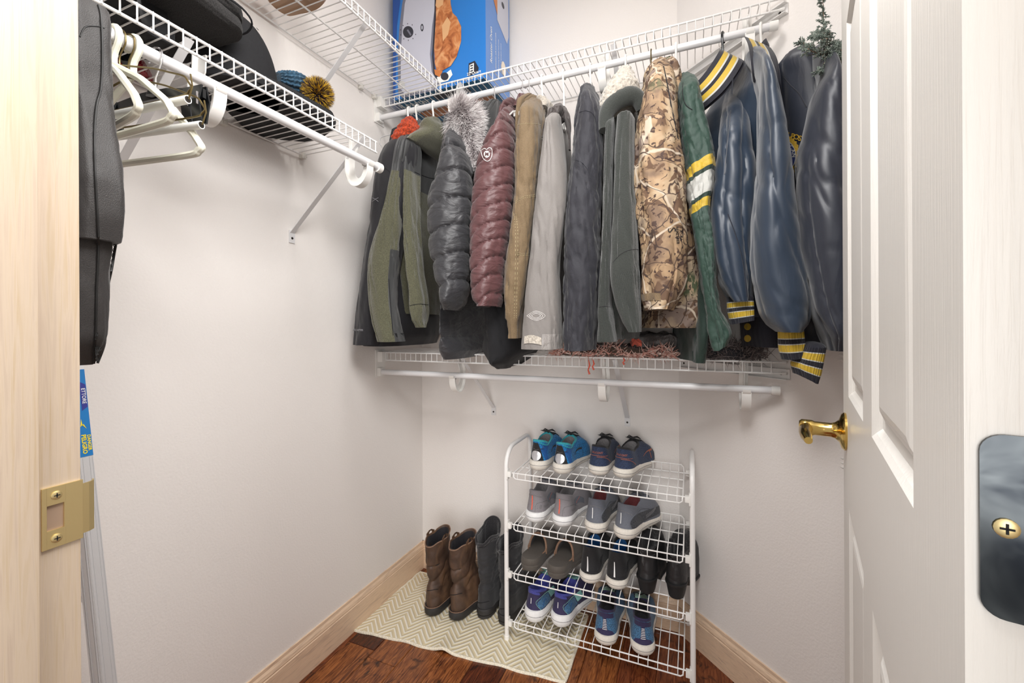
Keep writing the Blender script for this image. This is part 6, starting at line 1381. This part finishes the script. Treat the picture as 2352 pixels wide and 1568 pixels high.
# outer face of the rail: u runs along the rail, w across its depth
O = lambda t_, w, e=.0008: s0.lerp(s1, t_) + side_ * e + V((0, w, 0)); DY = V((0, 1, 0))
for w in (.0015, .006, .016, .0205): MB().tube([bot + side_ * .0004 + DY * w, s0 - dL * .002 + side_ * .0004 + DY * w], .0007, 6).build('groove', 'ladder_aluminium', ld)
MB().add([O(0, 0), O(1, 0), O(1, .022), O(0, .022), O(0, 0, -.0002), O(1, 0, -.0002), O(1, .022, -.0002), O(0, .022, -.0002)], [(0, 1, 2, 3), (4, 7, 6, 5), (0, 4, 5, 1), (2, 6, 7, 3), (1, 5, 6, 2), (3, 7, 4, 0)]).build('warning_label', 'label_blue', ld, smooth=False)
MB().add([O(.52, .012, .0012), O(.86, .012, .0012), O(.82, .021, .0012), O(.56, .021, .0012)], [(0, 1, 2, 3)]).build('label_panel', 'label_purple', ld, smooth=False)
ptext('lettering', 'ETTORE', O(.69, .0165, .0016), dL * -1, DY, .0085, 'paper_white', ld)
ptext('lettering', 'DANGER', O(.15, .0178, .0014), dL * -1, DY, .0075, 'label_yellow', ld, bold=.03); ptext('lettering', 'PELIGRO', O(.14, .0100, .0014), dL * -1, DY, .0095, 'label_yellow', ld, bold=.03)
MB().add([O(.31, .016, .0014), O(.37, .012, .0014), O(.35, .0105, .0014), O(.43, .009, .0014), O(.34, .007, .0014), O(.36, .010, .0014)], [(0, 1, 2, 3, 4, 5)]).build('bolt_sign', 'label_yellow', ld, smooth=False)

# ============================================================= BEHIND THE DOOR: JUNIPER SPRAY, WALL RACK
jn = thing('juniper_spray', 'frosted artificial juniper branches poking out between the navy jacket and the door', 'plant', (1.62, -.52, 1.7))
random.seed(8); mb = MB(); st_ = MB(); Yj = -.60
def jp(px, py, dy=0): return ony(px, py, Yj + dy)
base_ = [jp(1935, 330), jp(1930, 200), jp(1922, 130)]
brs = [([(1928, 150), (1905, 118), (1897, 90), (1892, 50), (1890, -10)], 22), ([(1940, 140), (1905, 126), (1876, 122), (1856, 112), (1838, 96)], 24), ([(1900, 90), (1885, 84), (1864, 82)], 15), ([(1945, 170), (1925, 160), (1900, 165), (1877, 164)], 15), ([(1950, 200), (1930, 196), (1912, 206)], 15), ([(1955, 230), (1930, 222), (1906, 226)], 17), ([(1945, 120), (1928, 112), (1916, 100)], 14), ([(1940, 150), (1918, 128), (1896, 118)], 14), ([(1965, 260), (1970, 150), (1960, 40)], 20)]
for pts, ln in brs:
    P = [V(p) for p in cr([tuple(jp(x, y, random.uniform(-.02, .02))) for x, y in pts], 26)]
    st_.tube(P, [.0016 * (1 - .7 * i / 26) for i in range(26)], 6)
    for i in range(4, 26):
        for s_ in range(3):
            d = V((random.gauss(0, 1), random.gauss(0, .6), random.gauss(.35, 1))).normalized(); L_ = ln * .0011 * (1.25 - .7 * i / 26) * random.uniform(.5, 1.1); p = P[i]; e = p + d * L_
            st_.tube([p, p.lerp(e, .5) + V((0, 0, .001)), e], [.0008, .0006, .0004], 4)
            for k in range(22):
                f = random.random(); b_ = p.lerp(e, f); mb.strand(b_, d + V((random.gauss(0, .7), random.gauss(0, .7), random.gauss(0, .7))), (.0055), .0010, .1 + random.random() * .3, random.random(), seg=2)
st_.build('twigs', 'clog_trim', jn); o = mb.build('needles', 'juniper', jn); o['kind'] = 'stuff'
wr = thing('wall_rack', 'white slotted wire bracket strip on the right wall, its ends showing past the door', 'rack', (1.70, -.53, 1.0))
for zc_, py in ((0, 1062), (0, 1312), (0, 815)):
    p = onx(1931, py, 1.60); mb = MB()
    for k, dz in enumerate((.012, 0, -.012)):
        mb.band([p + V((.055, .03, dz + .004)), p + V((0, 0, dz)), p + V((.004, .003, dz - .006))], lambda i: (0, 0, 1), V((.5, -.86, 0)), .0012, .012)
    mb.build('bracket_end', 'plastic_white', wr, smooth=False)
MB().band([onx(1950, 800, 1.655), onx(1950, 1340, 1.655)], lambda i: (1, 0, 0), (0, 1, 0), .003, .02).build('strip', 'plastic_white', wr)
